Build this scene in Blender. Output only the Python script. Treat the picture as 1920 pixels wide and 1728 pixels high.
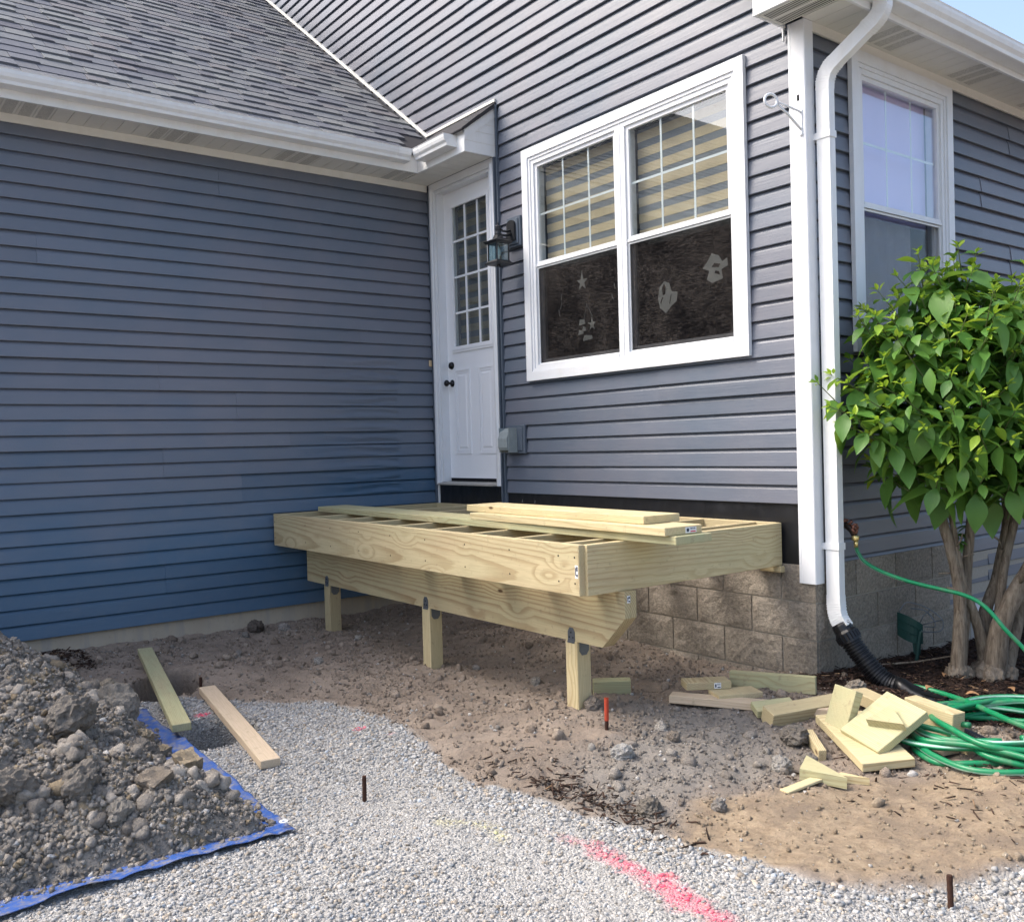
import bpy, bmesh, math, random
import numpy as np
from mathutils import Vector, Matrix, Euler, noise as mnoise

for o in list(bpy.data.objects):
    bpy.data.objects.remove(o, do_unlink=True)
scene = bpy.context.scene
C = scene.collection
rng = random.Random(7)
R_ = math.radians

# ------------------------------------------------------------------ camera
cam_data = bpy.data.cameras.new('camera')
cam_data.sensor_width = 36.0
cam_data.lens = 36.0 * 1741.85 / 1920.0
cam_data.clip_start = 0.05
cam_data.clip_end = 500.0
cam = bpy.data.objects.new('camera', cam_data)
C.objects.link(cam)
_yaw, _pit, _rol = 0.919492847, -0.0160108594, -0.0274050629
_f = Vector((-math.sin(_yaw) * math.cos(_pit), math.cos(_yaw) * math.cos(_pit), math.sin(_pit)))
_r = Vector((math.cos(_yaw), math.sin(_yaw), 0))
_u = _r.cross(_f)
_r2 = _r * math.cos(_rol) + _u * math.sin(_rol)
_u2 = _u * math.cos(_rol) - _r * math.sin(_rol)
_m = Matrix((_r2, _u2, -_f)).transposed().to_4x4()
_m.translation = Vector((6.66750706, -4.26829462, 1.16789272))
cam.matrix_world = _m
scene.camera = cam

# ------------------------------------------------------------------ light
SUN_DIR = Vector((-0.42, -0.48, 0.80)).normalized()      # towards the sun
world = bpy.data.worlds.new('World')
scene.world = world
world.use_nodes = True
wn = world.node_tree
wn.nodes.clear()
w_out = wn.nodes.new('ShaderNodeOutputWorld')
w_bg = wn.nodes.new('ShaderNodeBackground')
w_sky = wn.nodes.new('ShaderNodeTexSky')
w_sky.sky_type = 'NISHITA'
w_sky.sun_disc = False
w_sky.sun_elevation = math.asin(SUN_DIR.z)
w_sky.sun_rotation = math.atan2(SUN_DIR.x, SUN_DIR.y)
w_sky.air_density = 1.0
w_sky.dust_density = 5.0
w_sky.ozone_density = 0.9
w_bg.inputs['Strength'].default_value = 0.15
wn.links.new(w_sky.outputs[0], w_bg.inputs[0])
wn.links.new(w_bg.outputs[0], w_out.inputs[0])
sun_data = bpy.data.lights.new('sun', 'SUN')
sun_data.energy = 1.0
sun_data.angle = R_(28)
sun_data.color = (1.0, 0.97, 0.92)
sun = bpy.data.objects.new('sun', sun_data)
C.objects.link(sun)
sun.rotation_euler = (-SUN_DIR).to_track_quat('-Z', 'Y').to_euler()
sun.location = (-6, -6, 12)

scene.view_settings.view_transform = 'Standard'
scene.view_settings.look = 'None'
scene.view_settings.gamma = 1.0
scene.view_settings.exposure = 1.38

# ------------------------------------------------------------------ helpers
L = 3.709           # x of the right-hand wall
ROW = 0.1016        # siding exposure

class MB:
    """collects shapes, then becomes one mesh object"""
    def __init__(s):
        s.v = []; s.f = []
    def add(s, vs, fs):
        n = len(s.v)
        s.v += [tuple(p) for p in vs]
        s.f += [tuple(i + n for i in f) for f in fs]
        return s
    def box(s, x0, x1, y0, y1, z0, z1):
        vs = [(x0, y0, z0), (x1, y0, z0), (x1, y1, z0), (x0, y1, z0),
              (x0, y0, z1), (x1, y0, z1), (x1, y1, z1), (x0, y1, z1)]
        return s.add(vs, [(0, 3, 2, 1), (4, 5, 6, 7), (0, 1, 5, 4), (1, 2, 6, 5), (2, 3, 7, 6), (3, 0, 4, 7)])
    def cbox(s, x0, x1, y0, y1, z0, z1, c=0.003):
        """box with chamfered edges"""
        bm = bmesh.new()
        bmesh.ops.create_cube(bm, size=1.0)
        for v in bm.verts:
            v.co = Vector((x0 + (v.co.x + .5) * (x1 - x0), y0 + (v.co.y + .5) * (y1 - y0), z0 + (v.co.z + .5) * (z1 - z0)))
        bmesh.ops.bevel(bm, geom=list(bm.edges), offset=c, segments=1, affect='EDGES', profile=0.5)
        bm.verts.index_update()
        s.add([v.co for v in bm.verts], [[v.index for v in f.verts] for f in bm.faces])
        bm.free()
        return s
    def prism(s, poly, fn, a, b):
        """poly: 2-D outline, fn(u, v, t) -> 3-D, swept from t=a to t=b"""
        n = len(poly)
        vs = [fn(u, v, a) for u, v in poly] + [fn(u, v, b) for u, v in poly]
        fs = [(i, (i + 1) % n, n + (i + 1) % n, n + i) for i in range(n)]
        fs += [tuple(range(n - 1, -1, -1)), tuple(range(n, 2 * n))]
        return s.add(vs, fs)
    def tube(s, path, rad, n=8, cap=True):
        path = [Vector(p) for p in path]
        m = len(path)
        if not hasattr(rad, '__len__'):
            rad = [rad] * m
        t0 = (path[1] - path[0]).normalized()
        ref = Vector((0, 0, 1)) if abs(t0.z) < 0.9 else Vector((1, 0, 0))
        nrm = (ref - t0 * ref.dot(t0)).normalized()
        vs = []
        for i, p in enumerate(path):
            t = (path[min(i + 1, m - 1)] - path[max(i - 1, 0)]).normalized()
            nrm = (nrm - t * nrm.dot(t)).normalized()
            b = t.cross(nrm)
            for k in range(n):
                a = 2 * math.pi * k / n
                vs.append(p + (nrm * math.cos(a) + b * math.sin(a)) * rad[i])
        fs = []
        for i in range(m - 1):
            for k in range(n):
                fs.append((i * n + k, i * n + (k + 1) % n, (i + 1) * n + (k + 1) % n, (i + 1) * n + k))
        if cap:
            fs += [tuple(range(n - 1, -1, -1)), tuple((m - 1) * n + k for k in range(n))]
        return s.add(vs, fs)
    def rtube(s, path, w, h, side, cap=True):
        """rectangular section w (along 'side') x h"""
        path = [Vector(p) for p in path]
        m = len(path); vs = []
        side = Vector(side).normalized()
        for i, p in enumerate(path):
            t = (path[min(i + 1, m - 1)] - path[max(i - 1, 0)]).normalized()
            b = t.cross(side).normalized()
            for a, c in ((-1, -1), (1, -1), (1, 1), (-1, 1)):
                vs.append(p + side * a * w / 2 + b * c * h / 2)
        fs = []
        for i in range(m - 1):
            for k in range(4):
                fs.append((i * 4 + k, i * 4 + (k + 1) % 4, (i + 1) * 4 + (k + 1) % 4, (i + 1) * 4 + k))
        if cap:
            fs += [(3, 2, 1, 0), tuple((m - 1) * 4 + k for k in range(4))]
        return s.add(vs, fs)
    def lathe(s, prof, org, axis='z', n=16):
        vs = []; org = Vector(org)
        for r, h in prof:
            for k in range(n):
                a = 2 * math.pi * k / n
                c, d = r * math.cos(a), r * math.sin(a)
                vs.append(org + Vector({'z': (c, d, h), 'y': (c, h, d), 'x': (h, c, d)}[axis]))
        m = len(prof); fs = []
        for i in range(m - 1):
            for k in range(n):
                fs.append((i * n + k, i * n + (k + 1) % n, (i + 1) * n + (k + 1) % n, (i + 1) * n + k))
        fs += [tuple(range(n - 1, -1, -1)), tuple((m - 1) * n + k for k in range(n))]
        return s.add(vs, fs)
    def mesh(s, name, mat=None, smooth=False):
        me = bpy.data.meshes.new(name)
        me.from_pydata(s.v, [], s.f)
        bm = bmesh.new(); bm.from_mesh(me)
        bmesh.ops.recalc_face_normals(bm, faces=bm.faces)
        bm.to_mesh(me); bm.free()
        if mat: me.materials.append(mat)
        if smooth:
            me.polygons.foreach_set('use_smooth', [True] * len(me.polygons))
        return me
    def build(s, name, mat, parent=None, smooth=False):
        return link(name, s.mesh(name, mat, smooth), parent)

def link(name, me, parent=None):
    o = bpy.data.objects.new(name, me)
    C.objects.link(o)
    if parent is not None: o.parent = parent
    return o

def tag(o, label, cat, group=None, kind=None):
    o['label'] = label
    if cat: o['category'] = cat
    if group: o['group'] = group
    if kind: o['kind'] = kind
    return o

def thing(name, label, cat, loc=(0, 0, 0), rot=(0, 0, 0), group=None):
    o = bpy.data.objects.new(name, None)
    C.objects.link(o)
    o.location = loc; o.rotation_euler = rot; o.empty_display_size = 0.1
    return tag(o, label, cat, group)

def np_mesh(name, verts, faces_flat, nside, mat, parent=None, cols=None, smooth=False, attr='col'):
    """verts (n,3), faces_flat (m*nside) all with nside corners"""
    me = bpy.data.meshes.new(name)
    m = len(faces_flat) // nside
    me.vertices.add(len(verts)); me.vertices.foreach_set('co', np.asarray(verts, np.float32).ravel())
    me.loops.add(len(faces_flat)); me.loops.foreach_set('vertex_index', np.asarray(faces_flat, np.int32))
    me.polygons.add(m)
    me.polygons.foreach_set('loop_start', np.arange(0, m * nside, nside, dtype=np.int32))
    me.polygons.foreach_set('loop_total', np.full(m, nside, np.int32))
    if smooth: me.polygons.foreach_set('use_smooth', np.ones(m, bool))
    me.update(calc_edges=True)
    if cols is not None:
        for nm, c in cols.items():
            a = me.attributes.new(nm, 'FLOAT_COLOR', 'POINT')
            cc = np.ones((len(verts), 4), np.float32); cc[:, :c.shape[1]] = c
            a.data.foreach_set('color', cc.ravel())
    me.materials.append(mat)
    return link(name, me, parent)

# numpy value noise
_nr = np.random.RandomState(11)
_lat = _nr.rand(64, 64)
def vnoise(x, y):
    xi = np.floor(x).astype(int); yi = np.floor(y).astype(int)
    fx = x - xi; fy = y - yi
    fx = fx * fx * (3 - 2 * fx); fy = fy * fy * (3 - 2 * fy)
    a = _lat[xi % 64, yi % 64]; b = _lat[(xi + 1) % 64, yi % 64]
    c = _lat[xi % 64, (yi + 1) % 64]; d = _lat[(xi + 1) % 64, (yi + 1) % 64]
    return (a * (1 - fx) + b * fx) * (1 - fy) + (c * (1 - fx) + d * fx) * fy
def fbm(x, y, s, o=4):
    t = 0; a = 1.0; tot = 0
    for i in range(o):
        t = t + a * (vnoise(x * s + 17.3 * i, y * s + 9.1 * i) - 0.5); tot += a
        s *= 2.03; a *= 0.5
    return t / tot * 2

# ------------------------------------------------------------------ materials
class NT:
    def __init__(s, name):
        s.m = bpy.data.materials.new(name); s.m.use_nodes = True
        s.t = s.m.node_tree; s.t.nodes.clear()
        s.out = s.n('ShaderNodeOutputMaterial')
    def n(s, typ, **kw):
        nd = s.t.nodes.new(typ)
        for k, v in kw.items():
            if hasattr(nd, k): setattr(nd, k, v)
        return nd
    def l(s, a, b): s.t.links.new(a, b)
    def setin(s, nd, key, val):
        if isinstance(val, bpy.types.NodeSocket): s.l(val, nd.inputs[key])
        else: nd.inputs[key].default_value = val
    def math(s, op, a, b=0.0, c=0.0, clamp=False):
        nd = s.n('ShaderNodeMath', operation=op, use_clamp=clamp)
        s.setin(nd, 0, a); s.setin(nd, 1, b); s.setin(nd, 2, c)
        return nd.outputs[0]
    def vmath(s, op, a, b=(0, 0, 0)):
        nd = s.n('ShaderNodeVectorMath', operation=op)
        s.setin(nd, 0, a); s.setin(nd, 1, b)
        return nd.outputs[0]
    def coord(s, kind='Object'):
        return s.n('ShaderNodeTexCoord').outputs[kind]
    def mapping(s, vec, scale=(1, 1, 1), loc=(0, 0, 0), rot=(0, 0, 0)):
        nd = s.n('ShaderNodeMapping'); s.l(vec, nd.inputs[0])
        nd.inputs['Scale'].default_value = scale; nd.inputs['Location'].default_value = loc
        nd.inputs['Rotation'].default_value = rot
        return nd.outputs[0]
    def noise(s, vec, scale, detail=4, rough=0.6, dist=0.0, out='Fac'):
        nd = s.n('ShaderNodeTexNoise')
        if vec is not None: s.l(vec, nd.inputs['Vector'])
        nd.inputs['Scale'].default_value = scale; nd.inputs['Detail'].default_value = detail
        nd.inputs['Roughness'].default_value = rough; nd.inputs['Distortion'].default_value = dist
        return nd.outputs[out]
    def voronoi(s, vec, scale, feature='F1', out='Distance', rnd=1.0):
        nd = s.n('ShaderNodeTexVoronoi', feature=feature)
        s.l(vec, nd.inputs['Vector']); nd.inputs['Scale'].default_value = scale
        nd.inputs['Randomness'].default_value = rnd
        return nd.outputs[out]
    def ramp(s, fac, stops, interp='LINEAR'):
        nd = s.n('ShaderNodeValToRGB'); s.l(fac, nd.inputs[0])
        cr = nd.color_ramp; cr.interpolation = interp
        while len(cr.elements) < len(stops): cr.elements.new(0.5)
        for e, (p, c) in zip(cr.elements, stops):
            e.position = p; e.color = (c[0], c[1], c[2], 1) if hasattr(c, '__len__') else (c, c, c, 1)
        return nd.outputs[0]
    def mix(s, fac, a, b, mode='MIX'):
        nd = s.n('ShaderNodeMix', data_type='RGBA', blend_type=mode)
        s.setin(nd, 'Factor', fac)
        for key, v in ((6, a), (7, b)):
            if isinstance(v, bpy.types.NodeSocket): s.l(v, nd.inputs[key])
            else: nd.inputs[key].default_value = (v[0], v[1], v[2], 1)
        return nd.outputs[2]
    def rnd(s): return s.n('ShaderNodeObjectInfo').outputs['Random']
    def island(s): return s.n('ShaderNodeNewGeometry').outputs['Random Per Island']
    def attr(s, name, out='Color'):
        nd = s.n('ShaderNodeAttribute', attribute_name=name)
        return nd.outputs[out]
    def bump(s, h, strength=0.3, dist=0.005, prev=None):
        nd = s.n('ShaderNodeBump'); s.l(h, nd.inputs['Height'])
        nd.inputs['Strength'].default_value = strength; nd.inputs['Distance'].default_value = dist
        if prev is not None: s.l(prev, nd.inputs['Normal'])
        return nd.outputs[0]
    def pbr(s, col, rough=0.6, spec=0.4, metal=0.0, normal=None, **kw):
        nd = s.n('ShaderNodeBsdfPrincipled')
        if isinstance(col, bpy.types.NodeSocket): s.l(col, nd.inputs['Base Color'])
        else: nd.inputs['Base Color'].default_value = (*col, 1)
        s.setin(nd, 'Roughness', rough); s.setin(nd, 'Specular IOR Level', spec); s.setin(nd, 'Metallic', metal)
        if normal is not None: s.l(normal, nd.inputs['Normal'])
        for k, v in kw.items(): s.setin(nd, k.replace('_', ' '), v)
        s.l(nd.outputs[0], s.out.inputs[0])
        return nd

def mat_siding(name='vinyl_siding', low=None):
    """slate vinyl; 'low' is a bluer tone mixed in unevenly towards the ground"""
    t = NT(name); co = t.coord('Object')
    g = t.noise(t.mapping(co, (2.0, 2.0, 60)), 1.6, 5, 0.65)
    big = t.noise(co, 0.9, 3, 0.6)
    sm = t.noise(co, 9, 4, 0.6)
    c = t.mix(t.ramp(big, [(0.35, 0), (0.65, 1)]), (0.100, 0.124, 0.162), (0.136, 0.143, 0.173))
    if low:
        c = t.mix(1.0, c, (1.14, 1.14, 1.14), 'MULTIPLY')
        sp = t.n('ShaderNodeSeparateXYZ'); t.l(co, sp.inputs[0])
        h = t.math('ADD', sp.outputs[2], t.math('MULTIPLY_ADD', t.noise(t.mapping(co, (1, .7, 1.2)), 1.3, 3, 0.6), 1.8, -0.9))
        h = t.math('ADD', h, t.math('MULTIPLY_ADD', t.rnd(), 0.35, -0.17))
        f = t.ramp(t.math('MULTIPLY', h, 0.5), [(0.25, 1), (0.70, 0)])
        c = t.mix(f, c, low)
    c = t.mix(t.math('MULTIPLY', t.ramp(sm, [(0.48, 0), (0.78, 1)]), 0.16), c, (0.16, 0.17, 0.19))
    v = t.math('MULTIPLY_ADD', t.rnd(), 0.14, 0.93)
    hs = t.n('ShaderNodeHueSaturation'); t.l(c, hs.inputs['Color']); t.l(v, hs.inputs['Value'])
    h = t.math('ADD', g, t.math('MULTIPLY', t.noise(t.mapping(co, (1, 1, 5)), 2.5, 2), 1.6))
    t.pbr(hs.outputs[0], t.math('MULTIPLY_ADD', sm, 0.16, 0.30), 0.5, normal=t.bump(h, 0.30, 0.004))
    return t.m

def mat_white(name, col=(0.66, 0.685, 0.715), rough=0.38, dirt=0.25, seed=0.0):
    t = NT(name); co = t.coord('Object')
    d = t.noise(t.mapping(co, (3, 3, 1.2), loc=(seed, 0, 0)), 3.0, 6, 0.7)
    sp = t.noise(co, 38, 3, 0.7)
    f = t.math('MULTIPLY', t.ramp(d, [(0.48, 0), (0.8, 1)]), dirt)
    c = t.mix(f, col, (0.52, 0.49, 0.43))
    c = t.mix(t.math('MULTIPLY', t.ramp(sp, [(0.68, 0), (0.78, 1)]), dirt * 0.8), c, (0.40, 0.36, 0.30))
    t.pbr(c, t.math('MULTIPLY_ADD', d, 0.2, rough - 0.1), 0.45, normal=t.bump(t.noise(co, 14, 3), 0.06, 0.004))
    return t.m

def mat_wood(name, base=(0.56, 0.47, 0.285), late=(0.28, 0.19, 0.09), green=0.24, tone=0.3, ring=150.0, contrast=0.75):
    t = NT(name); co = t.coord('Object'); r = t.rnd()
    off = t.n('ShaderNodeCombineXYZ')
    t.l(t.math('MULTIPLY', r, 37.0), off.inputs[0])
    t.l(t.math('MULTIPLY', t.math('FRACT', t.math('MULTIPLY', r, 7.31)), 0.10), off.inputs[1])
    t.l(t.math('MULTIPLY_ADD', t.math('FRACT', t.math('MULTIPLY', r, 13.7)), 0.14, 0.03), off.inputs[2])
    p = t.vmath('ADD', co, off.outputs[0])
    # knots, stretched cells
    kv = t.mapping(p, (2.4, 3.2, 6.5))
    kd = t.voronoi(kv, 1.0)
    near = t.ramp(kd, [(0.0, 1), (0.38, 0)])
    nl = t.noise(t.mapping(p, (0.55, 4.5, 4.5)), 1.4, 3, 0.6, 0.3)
    nh = t.noise(t.mapping(p, (4.0, 60, 60)), 1.0, 3, 0.6)
    sep = t.n('ShaderNodeSeparateXYZ'); t.l(p, sep.inputs[0])
    y2 = t.math('POWER', t.math('ABSOLUTE', t.math('ADD', sep.outputs[1], t.math('MULTIPLY', sep.outputs[0], 0.012))), 2.0)
    z2 = t.math('POWER', t.math('ABSOLUTE', t.math('ADD', sep.outputs[2], t.math('MULTIPLY', nl, 0.042))), 2.0)
    d = t.math('SQRT', t.math('ADD', y2, z2))
    d = t.math('ADD', d, t.math('MULTIPLY', near, 0.018))
    d = t.math('ADD', d, t.math('MULTIPLY', nh, 0.0022))
    ph = t.math('FRACT', t.math('MULTIPLY', d, ring))
    line = t.ramp(ph, [(0.0, 0.15), (0.45, 0.12), (0.80, 0.9), (0.93, 1.0), (1.0, 0.15)])
    blot = t.noise(t.mapping(p, (1.2, 5, 5)), 1.2, 4, 0.6)
    c = t.mix(t.math('MULTIPLY', t.ramp(blot, [(0.3, 0), (0.7, 1)]), green), base, (0.36, 0.41, 0.25))
    c2 = t.noise(t.mapping(p, (0.8, 3, 3), loc=(5, 2, 1)), 1.7, 3, 0.6)
    c = t.mix(t.math('MULTIPLY', t.ramp(c2, [(0.52, 0), (0.75, 1)]), 0.5), c, (0.46, 0.34, 0.22))
    lw = t.noise(t.mapping(p, (1.5, 8, 8), loc=(3, 8, 2)), 1.0, 2, 0.5)
    c = t.mix(t.math('MULTIPLY', line, t.math('MULTIPLY_ADD', lw, 0.9, contrast - 0.64)), c, late)
    knot = t.ramp(kd, [(0.050, 1), (0.082, 0)])
    kcore = t.voronoi(kv, 1.0, out='Color')
    ks = t.n('ShaderNodeSeparateColor'); t.l(kcore, ks.inputs[0])
    kon = t.math('GREATER_THAN', ks.outputs[0], 0.42)
    c = t.mix(t.math('MULTIPLY', knot, kon), c, (0.085, 0.048, 0.025))
    fib = t.noise(t.mapping(p, (8, 220, 220)), 1.0, 2, 0.6)
    c = t.mix(t.math('MULTIPLY', t.ramp(fib, [(0.35, 1), (0.6, 0)]), 0.22), c, (0.22, 0.17, 0.10))
    st = t.noise(p, 26, 3, 0.65)
    c = t.mix(t.math('MULTIPLY', t.ramp(st, [(0.60, 0), (0.74, 1)]), 0.42), c, (0.22, 0.165, 0.11))
    v = t.math('MULTIPLY_ADD', t.math('FRACT', t.math('MULTIPLY', r, 5.77)), tone, 1.0 - tone * 0.5)
    hs = t.n('ShaderNodeHueSaturation'); t.l(c, hs.inputs['Color']); t.l(v, hs.inputs['Value'])
    hs.inputs['Saturation'].default_value = 1.0
    hgt = t.math('ADD', t.math('MULTIPLY', line, -0.5), fib)
    t.pbr(hs.outputs[0], 0.72, 0.25, normal=t.bump(hgt, 0.4, 0.0015))
    return t.m

def mat_plain(name, col, rough=0.5, spec=0.4, metal=0.0, var=0.15, nscale=20, bump=0.1):
    t = NT(name); co = t.coord('Object')
    n = t.noise(co, nscale, 4, 0.65)
    dark = tuple(x * (1 - var) for x in col); lite = tuple(min(1, x * (1 + var)) for x in col)
    c = t.mix(n, dark, lite)
    t.pbr(c, t.math('MULTIPLY_ADD', n, 0.2, rough - 0.1), spec, metal, normal=t.bump(n, bump, 0.003))
    return t.m

def mat_glass(name, tint=(0.86, 0.93, 0.91), ior=1.9, wob=0.0):
    t = NT(name)
    tr = t.n('ShaderNodeBsdfTransparent'); tr.inputs[0].default_value = (*tint, 1)
    gl = t.n('ShaderNodeBsdfGlossy'); gl.inputs['Roughness'].default_value = 0.015
    gl.inputs['Color'].default_value = (0.95, 0.97, 1, 1)
    fr = t.n('ShaderNodeFresnel')
    bk = t.n('ShaderNodeNewGeometry').outputs['Backfacing']
    t.l(t.math('ADD', t.math('MULTIPLY', bk, 1.0 / ior - ior), ior), fr.inputs[0])
    if wob:
        co = t.coord('Object')
        b = t.bump(t.noise(t.mapping(co, (3, 3, 8)), 2.2, 2, 0.5), wob, 0.01)
        t.l(b, gl.inputs['Normal'])
    mx = t.n('ShaderNodeMixShader'); t.l(fr.outputs[0], mx.inputs[0])
    t.l(tr.outputs[0], mx.inputs[1]); t.l(gl.outputs[0], mx.inputs[2]); t.l(mx.outputs[0], t.out.inputs[0])
    return t.m

def mat_block():
    t = NT('split_face_block'); co = t.coord('Object')
    off = t.vmath('ADD', co, t.vmath('SCALE', t.n('ShaderNodeObjectInfo').outputs['Location']))
    n1 = t.noise(co, 60, 6, 0.75); n2 = t.noise(co, 6, 3, 0.6); n3 = t.noise(co, 170, 3, 0.7)
    c = t.mix(t.ramp(n1, [(0.30, 0), (0.70, 1)]), (0.115, 0.097, 0.078), (0.49, 0.43, 0.35))
    c = t.mix(t.math('MULTIPLY', n2, 0.55), c, (0.26, 0.235, 0.20))
    c = t.mix(t.math('MULTIPLY', t.ramp(n3, [(0.62, 0), (0.72, 1)]), 0.6), c, (0.50, 0.46, 0.40))
    v = t.math('MULTIPLY_ADD', t.rnd(), 0.25, 0.85)
    hs = t.n('ShaderNodeHueSaturation'); t.l(c, hs.inputs['Color']); t.l(v, hs.inputs['Value'])
    h = t.math('ADD', n1, t.math('MULTIPLY', n3, 0.35))
    t.pbr(hs.outputs[0], 0.95, 0.15, normal=t.bump(h, 0.9, 0.012))
    return t.m

def mat_shingle():
    t = NT('asphalt_shingle'); co = t.coord('Object')
    r = t.math('FRACT', t.math('ADD', t.rnd(), t.island()))
    c = t.ramp(r, [(0.0, (0.120, 0.125, 0.155)), (0.25, (0.20, 0.212, 0.225)), (0.5, (0.150, 0.162, 0.195)),
                   (0.75, (0.235, 0.25, 0.255)), (1.0, (0.19, 0.183, 0.198))])
    g = t.noise(co, 300, 2, 0.8)
    c = t.mix(t.ramp(g, [(0.35, 0.5), (0.65, 0)]), c, (0.05, 0.05, 0.055))
    c = t.mix(t.math('MULTIPLY', t.ramp(t.noise(co, 420, 1, .5), [(0.6, 0), (0.7, 1)]), 0.5), c, (0.34, 0.34, 0.34))
    t.pbr(c, 0.9, 0.2, normal=t.bump(g, 0.5, 0.003))
    return t.m

def mat_attr(name, rough=0.9, spec=0.2, n1=60, n2=12, bump=0.5, attr='col', dist=0.006, mottling=0.5):
    """colour comes per piece from the mesh, with grain on top"""
    t = NT(name); co = t.coord('Object')
    c = t.attr(attr)
    a = t.noise(co, n1, 5, 0.7); b = t.noise(co, n2, 3, 0.6)
    f = t.math('MULTIPLY_ADD', a, 1.1 * mottling * 2, 1 - mottling * 1.1)
    f = t.math('MULTIPLY', f, t.math('MULTIPLY_ADD', b, 0.5, 0.75))
    hs = t.n('ShaderNodeHueSaturation'); t.l(c, hs.inputs['Color']); t.l(f, hs.inputs['Value'])
    t.pbr(hs.outputs[0], rough, spec, normal=t.bump(a, bump, dist))
    return t.m

def mat_leaf(name, c0, c1, vein):
    t = NT(name); co = t.coord('Object')
    r = t.math('FRACT', t.math('ADD', t.rnd(), t.island()))
    c = t.mix(r, c0, c1)
    n = t.noise(co, 30, 3, 0.6)
    c = t.mix(t.math('MULTIPLY', n, 0.35), c, vein)
    pb = t.n('ShaderNodeBsdfPrincipled'); t.l(c, pb.inputs['Base Color'])
    pb.inputs['Roughness'].default_value = 0.42; pb.inputs['Specular IOR Level'].default_value = 0.4
    t.l(t.bump(t.noise(co, 55, 2), 0.25, 0.003), pb.inputs['Normal'])
    tl = t.n('ShaderNodeBsdfTranslucent'); t.l(t.mix(0.5, c, (0.35, 0.5, 0.03)), tl.inputs[0])
    mx = t.n('ShaderNodeMixShader'); mx.inputs[0].default_value = 0.36
    t.l(pb.outputs[0], mx.inputs[1]); t.l(tl.outputs[0], mx.inputs[2]); t.l(mx.outputs[0], t.out.inputs[0])
    return t.m

M = {}
M['siding'] = mat_siding()
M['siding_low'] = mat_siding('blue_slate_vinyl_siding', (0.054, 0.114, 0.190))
M['white'] = mat_white('white_vinyl_trim', dirt=0.32)
M['white_metal'] = mat_white('white_aluminium', (0.72, 0.74, 0.75), 0.42, 0.35, 3.0)
M['soffit'] = mat_white('soffit_vinyl', (0.66, 0.66, 0.62), 0.5, 0.30, 6.0)
M['door'] = mat_white('painted_door', (0.80, 0.82, 0.85), 0.42, 0.06, 9.0)
M['wood'] = mat_wood('treated_pine')
M['wood_yellow'] = mat_wood('fresh_treated_pine', (0.60, 0.515, 0.31), (0.34, 0.235, 0.105), 0.2, 0.2, 120.0, 0.7)
M['wood_green'] = mat_wood('green_tinted_pine', (0.50, 0.46, 0.27), (0.30, 0.24, 0.12), 0.75, 0.2, 130.0, 0.65)
M['wood_beam'] = mat_wood('wide_treated_pine', (0.51, 0.425, 0.255), (0.25, 0.165, 0.08), 0.30, 0.1, 85.0, 0.85)
M['wood_pale'] = mat_wood('pale_spruce', (0.58, 0.47, 0.34), (0.40, 0.28, 0.18), 0.0, 0.15, 170.0, 0.45)
M['block'] = mat_block()
M['shingle'] = mat_shingle()
M['black_flashing'] = mat_plain('black_membrane', (0.008, 0.009, 0.012), 0.38, 0.5, 0, 0.5, 8, 0.5)
M['dark'] = mat_plain('dark_void', (0.015, 0.015, 0.017), 0.9, 0.1)
M['lantern'] = mat_plain('dark_bronze_metal', (0.022, 0.024, 0.028), 0.42, 0.5, 0.4, 0.4, 60, 0.3)
M['slate_plastic'] = mat_plain('slate_plastic', (0.085, 0.108, 0.14), 0.5, 0.4, 0, 0.12, 30, 0.1)
M['grey_plastic'] = mat_plain('weathered_grey_plastic', (0.24, 0.28, 0.29), 0.55, 0.35, 0, 0.25, 30, 0.1)
M['black_knob'] = mat_plain('black_hardware', (0.012, 0.012, 0.014), 0.25, 0.5, 0.5)
M['galv'] = mat_plain('galvanised_steel', (0.15, 0.17, 0.19), 0.45, 0.5, 0.6, 0.25, 50, 0.1)
M['rust'] = mat_plain('rusty_steel', (0.055, 0.028, 0.020), 0.85, 0.2, 0.2, 0.5, 90, 0.5)
M['orange'] = mat_plain('orange_paint', (0.42, 0.060, 0.028), 0.7, 0.3, 0, 0.3, 60, 0.3)
M['copper'] = mat_plain('weathered_brass', (0.20, 0.085, 0.055), 0.5, 0.5, 0.4, 0.4, 50, 0.2)
M['brass'] = mat_plain('bright_brass', (0.75, 0.60, 0.25), 0.3, 0.5, 0.8)
M['pipe'] = mat_plain('black_polyethylene', (0.005, 0.0055, 0.007), 0.36, 0.4, 0, 0.4, 20, 0.15)
M['green_plastic'] = mat_plain('dark_green_plastic', (0.012, 0.052, 0.045), 0.45, 0.4, 0, 0.3, 20, 0.1)
M['paper'] = mat_plain('white_label', (0.78, 0.79, 0.80), 0.5, 0.3, 0, 0.05)
M['print'] = mat_plain('label_print', (0.04, 0.05, 0.08), 0.5, 0.3)
M['print_red'] = mat_plain('label_red', (0.55, 0.03, 0.05), 0.5, 0.3)
M['tan'] = mat_plain('tan_plastic', (0.52, 0.40, 0.25), 0.5, 0.4)
M['concrete'] = None
M['glass'] = mat_glass('window_glass', (0.93, 0.955, 0.95), 1.75)
M['glass_low'] = mat_glass('screened_glass', (0.75, 0.80, 0.80), 1.6, 0.35)
M['lamp_glass'] = mat_glass('lantern_glass', (0.72, 0.80, 0.82), 1.6, 0.2)
M['shade_tan'] = mat_plain('tan_shade_fabric', (0.45, 0.37, 0.255), 0.9, 0.1, 0, 0.12, 60, 0.3)
M['shade_sheer'] = mat_plain('teal_sheer_fabric', (0.175, 0.185, 0.205), 0.9, 0.1, 0, 0.25, 120, 0.3)
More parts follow.
